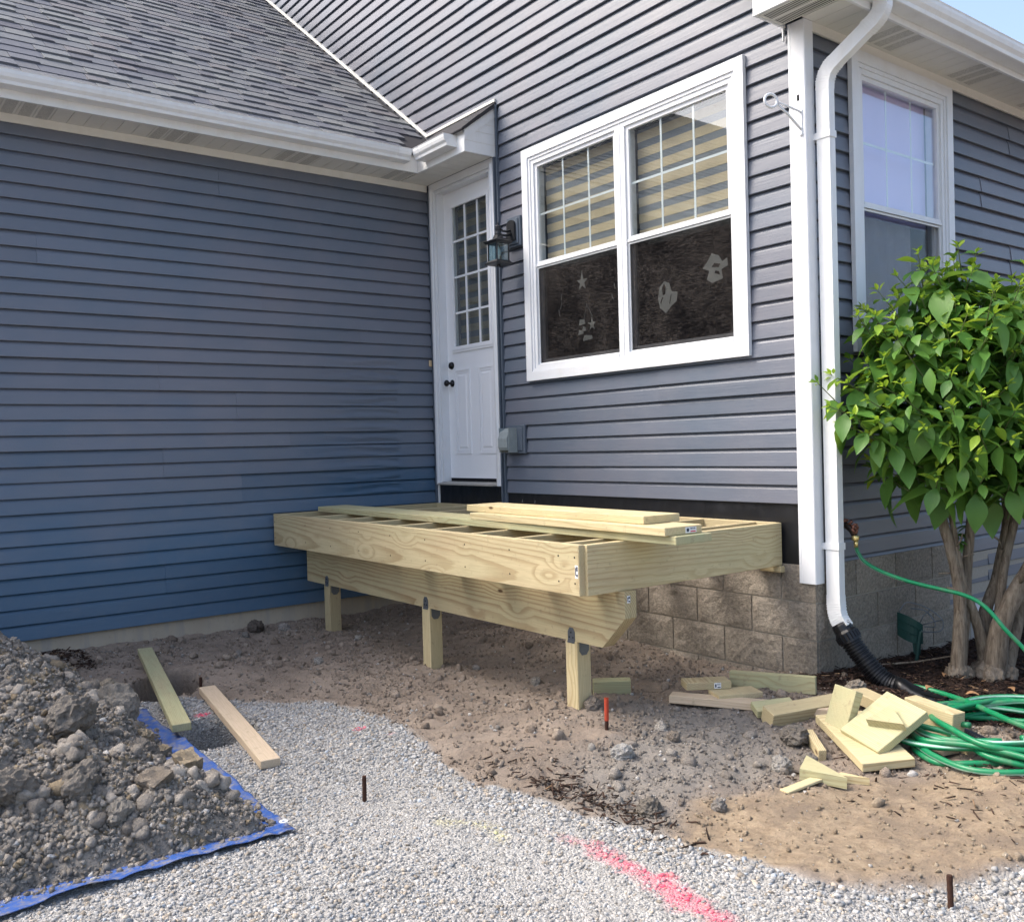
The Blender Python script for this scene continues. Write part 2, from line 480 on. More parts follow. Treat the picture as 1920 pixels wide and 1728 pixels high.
M['blind_sky_tint'] = mat_plain('sky_tinted_roller_blind', (0.70, 0.60, 0.92), 0.8, 0.2, 0, 0.05, 3, 0.05)  # lavender imitates the sky reflected in the pane, painted onto the blind
M['curtain'] = mat_plain('mauve_curtain', (0.78, 0.58, 0.70), 0.85, 0.1, 0, 0.25, 7, 0.2)
M['interior'] = mat_plain('dim_room', (0.10, 0.10, 0.11), 0.9, 0.1)
M['sticker'] = mat_plain('pale_window_cling', (0.80, 0.88, 0.86), 0.6, 0.2, 0, 0.1)
M['leaf'] = mat_leaf('mature_leaf', (0.048, 0.160, 0.028), (0.130, 0.285, 0.050), (0.18, 0.33, 0.09))
M['leaf_young'] = mat_leaf('young_leaf', (0.24, 0.42, 0.04), (0.42, 0.56, 0.05), (0.40, 0.52, 0.10))

def _conc():
    t = NT('poured_concrete'); co = t.coord('Object')
    n = t.noise(t.mapping(co, (1, 1.2, 1)), 3, 5, 0.65); s = t.noise(t.mapping(co, (1, 5, 0.6)), 2.0, 4, 0.6)
    c = t.mix(n, (0.36, 0.30, 0.225), (0.50, 0.44, 0.35))
    c = t.mix(t.ramp(s, [(0.5, 0), (0.72, 0.75)]), c, (0.27, 0.28, 0.28))
    c = t.mix(t.math('MULTIPLY', t.ramp(t.noise(co, 45, 4), [(0.6, 0), (0.75, 1)]), 0.35), c, (0.2, 0.17, 0.13))
    t.pbr(c, 0.85, 0.2, normal=t.bump(t.noise(co, 25, 5), 0.25, 0.005)); return t.m
M['concrete'] = _conc()

def _screen(name, cover, lo, hi):
    t = NT(name); co = t.coord('Object')
    st = t.math('MULTIPLY', t.noise(t.mapping(co, (22, 22, 260)), 2.0, 4, 0.75), t.math('MULTIPLY_ADD', t.noise(co, 3.5, 2), 0.5, 0.75))
    df = t.n('ShaderNodeBsdfPrincipled')
    t.l(t.mix(t.ramp(st, [(0.46, 0), (0.66, 1)]), lo, hi), df.inputs['Base Color'])  # pale streaks: reflections in the glass behind, painted into the mesh colour
    df.inputs['Roughness'].default_value = 0.8; df.inputs['Specular IOR Level'].default_value = 0.03
    tr = t.n('ShaderNodeBsdfTransparent')
    mx = t.n('ShaderNodeMixShader'); mx.inputs[0].default_value = cover
    t.l(tr.outputs[0], mx.inputs[1]); t.l(df.outputs[0], mx.inputs[2]); t.l(mx.outputs[0], t.out.inputs[0])
    return t.m
M['screen'] = _screen('insect_screen', 0.50, (0.002, 0.002, 0.003), (0.085, 0.076, 0.070))
M['screen_side'] = _screen('side_insect_screen', 0.14, (0.03, 0.03, 0.035), (0.08, 0.075, 0.08))


def _hose():
    t = NT('green_hose'); a = t.attr('col')
    co = t.coord('Object')
    n = t.noise(co, 18, 3)
    c = t.mix(t.math('MULTIPLY', n, 0.4), a, (0.01, 0.16, 0.07))
    d = t.ramp(t.noise(co, 9, 5, 0.7), [(0.5, 0), (0.75, 0.45)])
    c = t.mix(d, c, (0.20, 0.19, 0.15))
    t.pbr(c, t.math('MULTIPLY_ADD', d, 0.6, 0.34), 0.45); return t.m
M['hose'] = _hose()

def _bark():
    t = NT('shrub_bark'); co = t.coord('Object')
    w = t.noise(t.mapping(co, (26, 26, 3.0)), 2.2, 6, 0.72, 0.6)
    b = t.noise(co, 7, 4, 0.6)
    c = t.mix(t.ramp(w, [(0.32, 0), (0.68, 1)]), (0.075, 0.055, 0.04), (0.30, 0.245, 0.185))
    c = t.mix(t.math('MULTIPLY', t.ramp(b, [(0.5, 0), (0.7, 1)]), 0.45), c, (0.28, 0.25, 0.205))
    t.pbr(c, 0.9, 0.15, normal=t.bump(w, 0.9, 0.01)); return t.m
M['bark'] = _bark()

def _tarp():
    t = NT('blue_tarp'); co = t.coord('Object')
    n = t.noise(co, 7, 6, 0.72); d = t.noise(co, 26, 5, 0.75)
    c = t.mix(n, (0.018, 0.068, 0.27), (0.045, 0.125, 0.40))
    c = t.mix(t.ramp(d, [(0.47, 0), (0.62, 0.85)]), c, (0.24, 0.225, 0.20))
    wv = t.n('ShaderNodeTexWave'); t.l(co, wv.inputs[0]); wv.inputs['Scale'].default_value = 95
    t.pbr(c, 0.42, 0.45, normal=t.bump(t.math('ADD', wv.outputs['Fac'], t.math('MULTIPLY', n, 3)), 0.15, 0.003)); return t.m
M['tarp'] = _tarp()

def _ground():
    t = NT('ground_soil'); co = t.coord('Object')
    z = t.attr('zone'); sp = t.n('ShaderNodeSeparateColor'); t.l(z, sp.inputs[0])
    grav, tan, mul = sp.outputs[0], sp.outputs[1], sp.outputs[2]
    z2 = t.attr('zone2'); sp2 = t.n('ShaderNodeSeparateColor'); t.l(z2, sp2.inputs[0])
    pink, yel, grey = sp2.outputs[0], sp2.outputs[1], sp2.outputs[2]
    n1 = t.noise(co, 3.0, 5, 0.65); n2 = t.noise(co, 28, 6, 0.75); n3 = t.noise(co, 150, 4, 0.75)
    dirt = t.mix(n2, (0.140, 0.112, 0.090), (0.275, 0.225, 0.180))
    dirt = t.mix(t.ramp(n1, [(0.38, 0), (0.62, 0.65)]), dirt, (0.325, 0.268, 0.215))
    gr = t.mix(n2, (0.15, 0.136, 0.12), (0.29, 0.265, 0.235))
    c = t.mix(grey, dirt, gr)
    tn = t.mix(t.ramp(n2, [(0.3, 0), (0.7, 1)]), (0.20, 0.148, 0.098), (0.41, 0.325, 0.225))
    tn = t.mix(t.ramp(t.noise(co, 4, 5, 0.7), [(0.44, 0), (0.62, .75)]), tn, (0.185, 0.145, 0.11))
    c = t.mix(tan, c, tn)
    ml = t.mix(n2, (0.012, 0.008, 0.006), (0.055, 0.034, 0.026))
    c = t.mix(mul, c, ml)
    vr = t.voronoi(t.mapping(co, (1, 1, 1)), 105, out='Color')
    sv = t.n('ShaderNodeSeparateColor'); t.l(vr, sv.inputs[0])
    gv = t.ramp(sv.outputs[0], [(0, (0.28, 0.275, 0.265)), (0.5, (0.43, 0.425, 0.41)), (1, (0.58, 0.57, 0.55))])
    gv = t.mix(t.math('MULTIPLY', n2, 0.5), gv, (0.31, 0.295, 0.265))
    c = t.mix(grav, c, gv)
    c = t.mix(t.math('MULTIPLY', pink, t.ramp(n3, [(0.35, 0.15), (0.6, 0.9)])), c, (0.80, 0.14, 0.22))
    c = t.mix(yel, c, (0.62, 0.56, 0.22))
    c = t.mix(t.math('MULTIPLY', t.ramp(n3, [(0.60, 0), (0.72, 1)]), 0.5), c, (0.36, 0.33, 0.29))
    c = t.mix(t.math('MULTIPLY', t.ramp(n3, [(0.28, 1), (0.40, 0)]), 0.55), c, (0.045, 0.037, 0.03))
    vd = t.voronoi(co, 105)
    h = t.math('ADD', t.math('MULTIPLY', n2, 1.4), t.math('MULTIPLY', n3, 0.5))
    h = t.math('SUBTRACT', h, t.math('MULTIPLY', t.math('MULTIPLY', vd, grav), 1.2))
    t.pbr(c, 0.93, 0.15, normal=t.bump(h, 0.8, 0.012)); return t.m
M['ground'] = _ground()
M['stone'] = mat_attr('crushed_stone', 0.85, 0.25, 90, 25, 0.4, mottling=0.25)
M['clod'] = mat_attr('soil_clod', 0.95, 0.12, 70, 14, 1.0, dist=0.022, mottling=0.45)
M['mulch'] = mat_attr('shredded_mulch', 0.85, 0.2, 60, 15, 0.5, mottling=0.4)

# ================================================================== the house
house = thing('house', 'slate blue vinyl sided house with attached garage and white trim', 'house')

def W1(s, d, z): return (d, s, z)
def W2(s, d, z): return (s, -d, z)
def W3(s, d, z): return (L + d, s, z)

def rect_wall(fn, u0, u1, z0, z1, holes, d0, d1):
    us = sorted({u0, u1, *[h[0] for h in holes], *[h[1] for h in holes]})
    zs = sorted({z0, z1, *[h[2] for h in holes], *[h[3] for h in holes]})
    mb = MB()
    for i in range(len(us) - 1):
        for j in range(len(zs) - 1):
            cu, cz = (us[i] + us[i + 1]) / 2, (zs[j] + zs[j + 1]) / 2
            if any(h[0] < cu < h[1] and h[2] < cz < h[3] for h in holes): continue
            p = [fn(u, d, z) for z in (zs[j], zs[j + 1]) for u, d in ((us[i], d0), (us[i + 1], d0), (us[i + 1], d1), (us[i], d1))]
            mb.add(p, [(0, 3, 2, 1), (4, 5, 6, 7), (0, 1, 5, 4), (1, 2, 6, 5), (2, 3, 7, 6), (3, 0, 4, 7)])
    return mb

WIN2 = (1.395, 3.240, 1.725, 3.235)
WIN3 = (0.485, 1.412, 1.725, 3.235)
DOOR = (0.100, 0.905, 0.860, 3.300)
wall1 = rect_wall(W1, -8.3, 0.0, 0.0, 3.40, [], -0.12, -0.0340).build('garage_wall', M['slate_plastic'], house)
wall2 = rect_wall(W2, -8.0, L - 0.0341, 0.36, 6.5, [WIN2, DOOR], -0.125, -0.0340).build('entry_wall', M['slate_plastic'], house)
wall3 = rect_wall(W3, 0.126, 8.0, 0.0, 3.40, [WIN3], -0.125, -0.0340).build('side_wall', M['slate_plastic'], house)
# backs of the building so that it is a closed body
MB().box(-7.0, -0.121, -8.3, -8.2, -0.5, 3.4).box(-7.0, -6.9, -8.2, 0.2, -0.5, 3.4).build('garage_back_wall', M['slate_plastic'], house)
MB().box(-8.0, L - 0.13, 7.9, 8.0, -0.5, 3.4).box(-8.0, -7.9, 0.2, 7.9, -0.5, 3.4).build('rear_wall', M['slate_plastic'], house)

def siding_board(fn, parent, k, a, b, a_top=None, b_top=None, lift=0.0, melt=None, mat='siding'):
    z0 = k * ROW; z1 = z0 + ROW + 0.012
    a_top = a if a_top is None else a_top; b_top = b if b_top is None else b_top
    n = max(2, int((b - a) / (0.03 if melt else 0.22)) + 1)
    nv = 9 if melt else 6
    sd = rng.random() * 50
    prof = []
    for j in range(nv + 1):
        t = 1 - j / nv
        prof.append((t, -0.0135 * t - 0.0190 * max(0.0, (t - 0.64) / 0.36) ** 1.5, z0 + 0.003 + (z1 - z0 - 0.003) * t))
    prof += [(0, -0.0006, z0), (0, -0.0335, z0), (1, -0.0335, z1)]
    m = len(prof); vs = []
    for i in range(n):
        q = i / (n - 1)
        for j, (t, d, z) in enumerate(prof):
            s = (a + (b - a) * q) * (1 - t) + (a_top + (b_top - a_top) * q) * t
            dd = d
            if j <= nv + 1:
                w = mnoise.noise(Vector((s * 1.3 + sd, k * 3.1, 0))) * 0.0018 + mnoise.noise(Vector((s * 0.6, k * 0.37, 5))) * 0.0016
                dd += lift + w * (1 if t < .99 else .4)
                if melt and 0.0 < t < 1.0:
                    dd += melt(s, t, k)
            vs.append(fn(s, dd, z))
    mb = MB()
    fs = []
    for i in range(n - 1):
        for j in range(m):
            fs.append((i * m + j, i * m + (j + 1) % m, (i + 1) * m + (j + 1) % m, (i + 1) * m + j))
    fs += [tuple(range(m)), tuple((n - 1) * m + j for j in range(m - 1, -1, -1))]
    mb.add(vs, fs)
    return mb.build('siding_board', M[mat], parent, smooth=False)

def run(fn, parent, k, a, b, seams, a_top=None, b_top=None, melt=None, mat_for=None):
    cuts = [a] + [s for s in sorted(seams) if a + 0.15 < s < b - 0.15] + [b]
    for i in range(len(cuts) - 1):
        l = cuts[i]; r = cuts[i + 1]
        ov = 0.02 if i + 2 < len(cuts) else 0.0        # the nearer panel laps over the next one
        siding_board(fn, parent, k, l, r + ov, (a_top if i == 0 else None), (b_top if i + 2 == len(cuts) else None),
                     lift=0.0042 * (i % 2), melt=melt, mat=mat_for(k, (l + r) / 2) if mat_for else 'siding')

# garage wall: seams as in the photograph (pairs of courses share a seam)
def melt1(s, t, k):
    e = min(1, max(0, (s + 1.25) / 0.5)) * min(1, max(0, (-0.33 - s) / 0.05))
    if e <= 0: return 0.0
    ph = mnoise.noise(Vector((s * 2.2, k * 1.7, 3)))
    e *= 0.45 + 0.55 * min(1, max(0, (s + 0.9) / 0.5))
    return e * (0.0066 * math.sin((t + 0.35 * ph) * 2 * math.pi * 1.35 + k * 1.9) + 0.003 * mnoise.noise(Vector((s * 9, t * 6, k))))
seam1 = {24: [-3.02], 30: [-1.80], 28: [-0.93, -4.3], 22: [-1.52, -4.9], 16: [-2.27], 14: [-1.72], 12: [-1.33, -4.6], 10: [-2.26],
         8: [-1.72, -5.0], 6: [-0.98, -4.2], 2: [-2.27], 20: [-0.70, -4.0], 18: [-3.6], 26: [-5.1], 4: [-3.55], 0: [-4.4]}
def mat_for1(k, s): return 'siding_low'
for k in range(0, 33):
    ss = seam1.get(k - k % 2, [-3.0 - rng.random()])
    run(W1, wall1, k, -8.3, -0.012, ss, melt=melt1 if 8 <= k <= 18 else None, mat_for=mat_for1)

# entry / gable wall
def roof_x(z): return (3.772 - z) / 0.752
seam2 = {38: [1.61], 36: [1.89], 34: [1.65], 32: [1.355], 40: [-0.2], 42: [2.4], 44: [0.6], 46: [-1.4, 2.0], 48: [0.3], 50: [-1.9], 52: [-0.4],
         8: [2.07], 10: [], 12: [], 14: [2.6]}
for k in range(8, 62):
    z0, z1 = k * ROW, (k + 1) * ROW + 0.012
    ss = seam2.get(k - k % 2, [rng.uniform(1.4, 3.0)])
    if z0 < 3.74:
        a, at = 1.000, 1.000
    else:
        a, at = roof_x(z0) - 0.02, roof_x(z1) - 0.02
    b = 3.628
    if z0 < WIN2[3] and (k + 1) * ROW > WIN2[2] + 0.005:
        run(W2, wall2, k, a, 1.352, [], at)
        run(W2, wall2, k, 3.285, b, [])
    else:
        run(W2, wall2, k, a, b, ss, at)

# right-hand wall
for k in range(0, 33):
    z0 = k * ROW
    a = 0.055 if k >= 4 else 1.292
    ss = [[2.9], [1.9, 4.6], [3.3], [2.3, 5.2]][(k // 2) % 4]
    if z0 < WIN3[3] and (k + 1) * ROW > WIN3[2] + 0.005:
        run(W3, wall3, k, a, 0.440, [])
        run(W3, wall3, k, 1.456, 8.0, ss)
    else:
        run(W3, wall3, k, a, 8.0, ss)

# ---- dark metal strip beside the door (siding pocket), open channel below
mb = MB().box(0.950, 0.966, -0.020, 0.013, 0.62, 3.372).box(0.966, 0.999, -0.001, 0.0134, 0.62, 3.372).box(0.986, 0.999, -0.014, -0.0012, 0.815, 3.76)
mb.build('siding_channel', M['slate_plastic'], house)
MB().box(-0.004, 0.028, -0.010, 0.0134, 0.60, 3.33).build('siding_channel', M['slate_plastic'], house)

# ---- black membrane where siding was taken off
def membrane(x0, x1, z0, z1, nx, nz, seed):
    mb = MB(); vs = []
    for j in range(nz + 1):
        for i in range(nx + 1):
            x = x0 + (x1 - x0) * i / nx; z = z0 + (z1 - z0) * j / nz
            vs.append((x, 0.0095 - 0.0035 * mnoise.noise(Vector((x * 9 + seed, z * 9, 1))) - 0.003 * mnoise.noise(Vector((x * 30, z * 14, seed))), z))
    fs = [(j * (nx + 1) + i, j * (nx + 1) + i + 1, (j + 1) * (nx + 1) + i + 1, (j + 1) * (nx + 1) + i) for j in range(nz) for i in range(nx)]
    mb.add(vs, fs); o = mb.build('flashing_membrane', M['black_flashing'], house, smooth=True)
    return o
membrane(1.0, 3.705, 0.405, 0.828, 150, 24, 0.0)
membrane(0.045, 0.949, 0.45, 0.868, 50, 24, 9.0)
for i in range(2):                                      # scraps of torn house wrap
    x = rng.uniform(1.05, 3.6); z = rng.uniform(0.73, 0.80)
    MB().add([(x, .001, z), (x + .003, .0005, z + .002), (x + .006, .001, z + .022), (x + .004, .002, z + .024)], [(0, 1, 2, 3)]).build('wrap_scrap', M['paper'], house)
MB().box(0.030, 0.044, -0.003, 0.0132, 0.70, 0.858).build('wrap_scrap', M['paper'], house)

# ---- concrete under the garage wall, block foundation under the rest
found1 = MB().box(-0.25, -0.0245, -8.3, 0.0, -0.8, 0.012).build('concrete_foundation', M['concrete'], house)
found2 = MB().box(-0.02, L - 0.004, 0.004, 0.22, -0.8, 0.400).box(L - 0.22, L - 0.004, 0.2201, 8.0, -0.8, 0.400).box(-0.02, L - 0.03, 0.025, 0.20, 0.4001, 0.485)
found2 = found2.build('block_foundation', mat_plain('mortar', (0.36, 0.33, 0.28), 0.95, 0.1, 0, 0.2, 60, 0.4), house)

def block(fn, u0, u1, z0, z1, seed, wrap=0.0):
    g = 0.005
    u0 += g; u1 -= g; z0 += g; z1 -= g
    nu = max(3, int((u1 - u0) / 0.035)); nz = 6
    vs = []
    for j in range(nz + 1):
        for i in range(nu + 1):
            u = u0 + (u1 - u0) * i / nu; z = z0 + (z1 - z0) * j / nz
            e = 0 if (i in (0, nu) or j in (0, nz)) else 1
            d = 0.003 + e * (0.004 + 0.007 * mnoise.noise(Vector((u * 9, z * 11, seed))) + 0.006 * mnoise.noise(Vector((u * 26, z * 26, seed))))
            vs.append(fn(u, d, z))
    w = nu + 1
    fs = [(j * w + i, j * w + i + 1, (j + 1) * w + i + 1, (j + 1) * w + i) for j in range(nz) for i in range(nu)]
    n = len(vs)
    ring = [i for i in range(w)] + [j * w + nu for j in range(1, nz + 1)] + [nz * w + i for i in range(nu - 1, -1, -1)] + [j * w for j in range(nz - 1, 0, -1)]
    for idx in ring:
        i, j = idx % w, idx // w
        vs.append(fn(u0 + (u1 - u0) * i / nu, -0.03, z0 + (z1 - z0) * j / nz))
    R = len(ring)
    fs += [(ring[q], ring[(q + 1) % R], n + (q + 1) % R, n + q) for q in range(R)]
    fs.append(tuple(range(n + R - 1, n - 1, -1)))
    return MB().add(vs, fs).build('block', M['block'], found2)

zc = [-0.325, -0.122, 0.081, 0.284, 0.487]
for c in range(4):
    odd = c % 2
    x = L + 0.004
    first = [0.427, 0.222, 0.427, 0.222][c] if c != 3 else 0.222
    edges = [x, x - first]
    while edges[-1] > 0.1: edges.append(edges[-1] - 0.4064)
    for i in range(len(edges) - 1):
        block(W2, max(edges[i + 1], 0.0), edges[i], zc[c], zc[c + 1], c * 20 + i)
    y = 0.012
    first = [0.20, 0.36, 0.165, 0.36][c]
    edges = [y, y + first]
    while edges[-1] < 1.2: edges.append(edges[-1] + 0.4064)
    for i in range(len(edges) - 1):
        block(W3, edges[i], min(edges[i + 1], 1.62), zc[c], zc[c + 1], c * 20 + i + 500)
# low white trimmed basement window and ledge further along the side wall
bw = MB().box(L - 0.02, L + 0.02, 1.66, 2.60, 0.005, 0.075).box(L - 0.02, L + 0.02, 1.66, 2.60, -0.36, -0.30)
bw.box(L - 0.02, L + 0.02, 1.66, 1.72, -0.30, 0.005).box(L - 0.02, L + 0.02, 2.20, 2.26, -0.30, 0.005).box(L - 0.02, L + 0.02, 2.54, 2.60, -0.30, 0.005)
bw = bw.build('basement_window', M['white'], house)
MB().box(L - 0.01, L + 0.004, 1.72, 2.20, -0.30, 0.005).box(L - 0.01, L + 0.004, 2.26, 2.54, -0.30, 0.005).build('pane', mat_plain('basement_glass', (0.02, 0.05, 0.06), 0.1, 0.6), bw)

# ---- corner post with worn spots
mb = MB().prism([(3.620, -0.016), (3.633, -0.0165), (3.637, -0.0145), (3.641, -0.0165), (3.718, -0.0165), (3.7225, -0.012), (3.7225, 0.046), (3.7225, 0.060), (3.7095, 0.060), (3.7095, 0.0015), (3.620, 0.0015)],
                 lambda u, v, t: (u, v, t), 0.388, 3.374)
corner = mb.build('corner_post', M['white'], house)
MB().box(3.672, 3.684, -0.0185, -0.016, 2.955, 2.985).build('screw_hole', M['dark'], corner)

# ---- windows
def window(fn, name, cu0, cu1, cz0, cz1, units, kind):
    w = bpy.data.objects.new(name, None); C.objects.link(w); w.parent = house; w.empty_display_size = 0.1
    def bx(mb, u0, u1, d0, d1, z0, z1):
        p = [fn(u, d, z) for z in (z0, z1) for u, d in ((u0, d0), (u1, d0), (u1, d1), (u0, d1))]
        mb.add(p, [(0, 3, 2, 1), (4, 5, 6, 7), (0, 1, 5, 4), (1, 2, 6, 5), (2, 3, 7, 6), (3, 0, 4, 7)])
        return mb
    cw = 0.088
    # mitred casing, four pieces with a stepped inner bead
    for q in range(4):
        mb = MB()
        for (o0, o1, d0, d1) in ((0.0, cw - 0.022, -0.001, 0.026), (cw - 0.022, cw, -0.001, 0.017)):
            O = [(cu0 + o0, cz0 + o0), (cu1 - o0, cz0 + o0), (cu1 - o0, cz1 - o0), (cu0 + o0, cz1 - o0)]
            I = [(cu0 + o1, cz0 + o1), (cu1 - o1, cz0 + o1), (cu1 - o1, cz1 - o1), (cu0 + o1, cz1 - o1)]
            a, b = q, (q + 1) % 4
            quad = [O[a], O[b], I[b], I[a]]
            mb.add([fn(u, d0, z) for u, z in quad] + [fn(u, d1, z) for u, z in quad],
                   [(0, 1, 2, 3), (7, 6, 5, 4), (0, 4, 5, 1), (1, 5, 6, 2), (2, 6, 7, 3), (3, 7, 4, 0)])
        mb.build('casing', M['white'], w)
    iu0, iu1, iz0, iz1 = cu0 + cw, cu1 - cw, cz0 + cw, cz1 - cw
    nU = len(units)
    uw = (iu1 - iu0) / nU
    for ui in range(nU):
        u0 = iu0 + ui * uw; u1 = u0 + uw
        fr = MB()
        f = 0.030
        fl = f + (0.014 if ui else 0); frr = f + (0.014 if ui < nU - 1 else 0)
        bx(fr, u0, u0 + fl, -0.09, 0.010, iz0, iz1); bx(fr, u1 - frr, u1, -0.09, 0.010, iz0, iz1)
        bx(fr, u0 + fl, u1 - frr, -0.09, 0.010, iz1 - f, iz1); bx(fr, u0 + fl, u1 - frr, -0.09, 0.014, iz0, iz0 + 0.024)
        if ui: bx(fr, u0 - 0.003, u0 + 0.003, 0.0101, 0.013, iz0, iz1)
        fr.build('frame', M['white'], w)
        a, b = u0 + fl, u1 - frr
        mid = (iz0 + iz1) / 2 + 0.005
        s = 0.026
        # upper sash
        up = MB()
        z0, z1 = mid - 0.022, iz1 - f
        bx(up, a, a + s, -0.028, -0.003, z0, z1); bx(up, b - s, b, -0.028, -0.003, z0, z1)
        bx(up, a + s, b - s, -0.028, -0.003, z1 - s, z1); bx(up, a + s, b - s, -0.028, -0.001, z0, z0 + 0.030)
        bx(up, a, b, -0.001, 0.004, z0 - 0.004, z0 + 0.012)
        up.build('sash', M['white'], w)
        ga, gb, gz0, gz1 = a + s, b - s, z0 + 0.030, z1 - s
        bx(MB(), ga - .004, gb + .004, -0.021, -0.017, gz0 - .004, gz1 + .004).build('pane', M['glass'], w)
        mt = M['white']
        for t in (1 / 3, 2 / 3):
            u = ga + (gb - ga) * t
            bx(MB(), u - 0.007, u + 0.007, -0.0245, -0.0215, gz0, gz1).build('muntin', mt, w)
        zm = (gz0 + gz1) / 2
        bx(MB(), ga, gb, -0.0275, -0.0246, zm - 0.007, zm + 0.007).build('muntin', mt, w)
        # lower sash, set further in, behind an insect screen
        lo = MB()
        z2, z3 = iz0 + 0.024, mid + 0.012
        bx(lo, a, a + s, -0.060, -0.032, z2, z3); bx(lo, b - s, b, -0.060, -0.032, z2, z3)
        bx(lo, a + s, b - s, -0.060, -0.032, z3 - 0.03, z3); bx(lo, a + s, b - s, -0.060, -0.032, z2, z2 + 0.038)
        lo.build('sash', M['white'], w)
        bx(MB(), a + s - .004, b - s + .004, -0.050, -0.046, z2 + 0.034, z3 - 0.026).build('pane', M['glass_low'], w)
        sc = MB()
        q = 0.011
        bx(sc, a, a + q, -0.018, -0.006, z2, mid - 0.028); bx(sc, b - q, b, -0.018, -0.006, z2, mid - 0.028)
        bx(sc, a + q, b - q, -0.018, -0.006, mid - 0.040, mid - 0.028); bx(sc, a + q, b - q, -0.018, -0.006, z2, z2 + q)
        sc.build('screen_frame', M['white_metal'], w)
        bx(MB(), a + q, b - q, -0.0125, -0.0115, z2 + q, mid - 0.040).build('screen', M['screen'] if kind == 'zebra' else M['screen_side'], w)
        if kind == 'zebra':
            bx(MB(), a + 0.015, b - 0.010, -0.102, -0.100, gz0 - 0.06, iz1).build('sheer_shade', M['shade_sheer'], w)
            zz = gz1 + 0.01 - 0.02 * ui
            bx(MB(), a + 0.012, b - 0.008, -0.0995, -0.070, iz1 - 0.045, iz1 - 0.002).build('shade_rail', M['dark'], w)
            for i in range(7):
                top = zz - i * 0.104
                tt = 0.028 * ((-1) ** ui) * 0
                bx(MB(), a + 0.013, b - 0.009, -0.0995, -0.0975, top - 0.058, top).build('shade_band', M['shade_tan'], w)
        else:
            bx(MB(), a + 0.004, b - 0.004, -0.100, -0.098, gz0 - 0.05, iz1).build('roller_blind', M['blind_sky_tint'], w)
            cu = MB()
            n = 26; vs = []
            for i in range(n + 1):
                u = a + (b - a) * 0.84 * i / n
                dd = -0.13 + 0.012 * math.sin(i * 1.7) + 0.006 * math.sin(i * 0.6)
                vs += [fn(u, dd, z2), fn(u, dd, mid)]
            cu.add(vs, [(2 * i, 2 * i + 2, 2 * i + 3, 2 * i + 1) for i in range(n)])
            cu.build('curtain', M['curtain'], w, smooth=True)
    return w, iu0, iz0, uw

win2, wu0, wz0, wuw = window(W2, 'window', 1.308, 3.326, 1.640, 3.320, [0, 1], 'zebra')
win3, _a, _b, _c = window(W3, 'window', 0.400, 1.498, 1.640, 3.320, [0], 'blind')
# dim rooms behind the glass
MB().box(1.0, 3.58, 2.4, 2.45, 0.9, 3.36).box(1.0, 1.05, 0.13, 2.4, 0.9, 3.36).box(1.05, 3.58, 0.13, 2.4, 0.85, 0.9).box(1.05, 3.58, 0.13, 2.4, 3.36, 3.40).build('room', M['interior'], house)
MB().box(0.0, 0.98, 1.4, 1.45, 0.8, 3.36).box(0.95, 0.999, 0.13, 1.4, 0.8, 3.36).box(-0.05, 0.0, 0.13, 1.4, 0.8, 3.36).box(0.0, 0.95, 0.13, 1.4, 0.8, 0.85).build('room', M['interior'], house)

# clings hung inside the lower panes
def cling(pts, cx, cz, sx=1.0, dep=0.043):
    n = len(pts)
    mb = MB().add([(cx + p[0] * sx, dep, cz + p[1] * sx) for p in pts] + [(cx + p[0] * sx, dep + 0.0015, cz + p[1] * sx) for p in pts],
                  [tuple(range(n)), tuple(range(2 * n - 1, n - 1, -1))] + [(i, (i + 1) % n, n + (i + 1) % n, n + i) for i in range(n)])
    return mb.build('window_cling', M['sticker'], win2)
star = []
for i in range(10):
    r = (0.062 if i % 2 == 0 else 0.024); a = math.pi / 2 + i * math.pi / 5
    star.append((r * math.cos(a) * 0.95, r * math.sin(a) * (1.25 if i == 0 else 1)))
cling(star, 1.865, 2.285)
def arc(cx, cz, r, a0, a1, n): return [(cx + r * math.cos(a0 + (a1 - a0) * i / n), cz + r * math.sin(a0 + (a1 - a0) * i / n)) for i in range(n + 1)]
# heart with stripes: separate bars
for (x0, x1, z0, z1) in ((-0.085, -0.02, 0.035, 0.07), (-0.055, -0.015, -0.012, 0.018), (-0.095, -0.04, -0.03, -0.002), (-0.045, 0.05, -0.075, -0.045)):
    cling([(x0, z0), (x1, z0 + 0.006), (x1 - 0.004, z1), (x0 + 0.012, z1 + 0.008)], 1.905, 1.955)
cling(star, 1.955, 1.985, 0.72)
MB().tube([(1.872, 0.044, 2.015), (1.905, 0.044, 2.13), (1.962, 0.044, 2.035)], 0.0015, 5).build('cling_string', M['sticker'], win2)
cling([(-0.05, -0.06), (0.0, -0.10), (0.045, -0.06), (0.09, -0.035), (0.10, 0.02), (0.05, 0.03), (0.03, 0.085), (-0.01, 0.10), (-0.05, 0.07), (-0.065, 0.0)], 2.640, 2.070)
def slit(pts, cx, cz):
    o = cling(pts, cx, cz, 1.0, 0.0410); o.data.materials.clear(); o.data.materials.append(M['dark'])
slit([(-0.012, 0.00), (0.008, 0.005), (0.012, 0.05), (0.0, 0.07), (-0.018, 0.045)], 2.630, 2.085)
slit([(0.030, -0.045), (0.036, -0.045), (0.050, 0.01), (0.046, 0.012)], 2.640, 2.070)
slit([(-0.045, -0.03), (-0.040, -0.035), (-0.020, 0.0), (-0.026, 0.004)], 2.640, 2.070)
slit([(-0.02, 0.01), (0.03, 0.0), (0.045, 0.018), (0.0, 0.03)], 3.035, 2.185)
slit([(0.0, -0.03), (0.04, -0.045), (0.035, -0.025), (0.01, -0.015)], 3.035, 2.185)
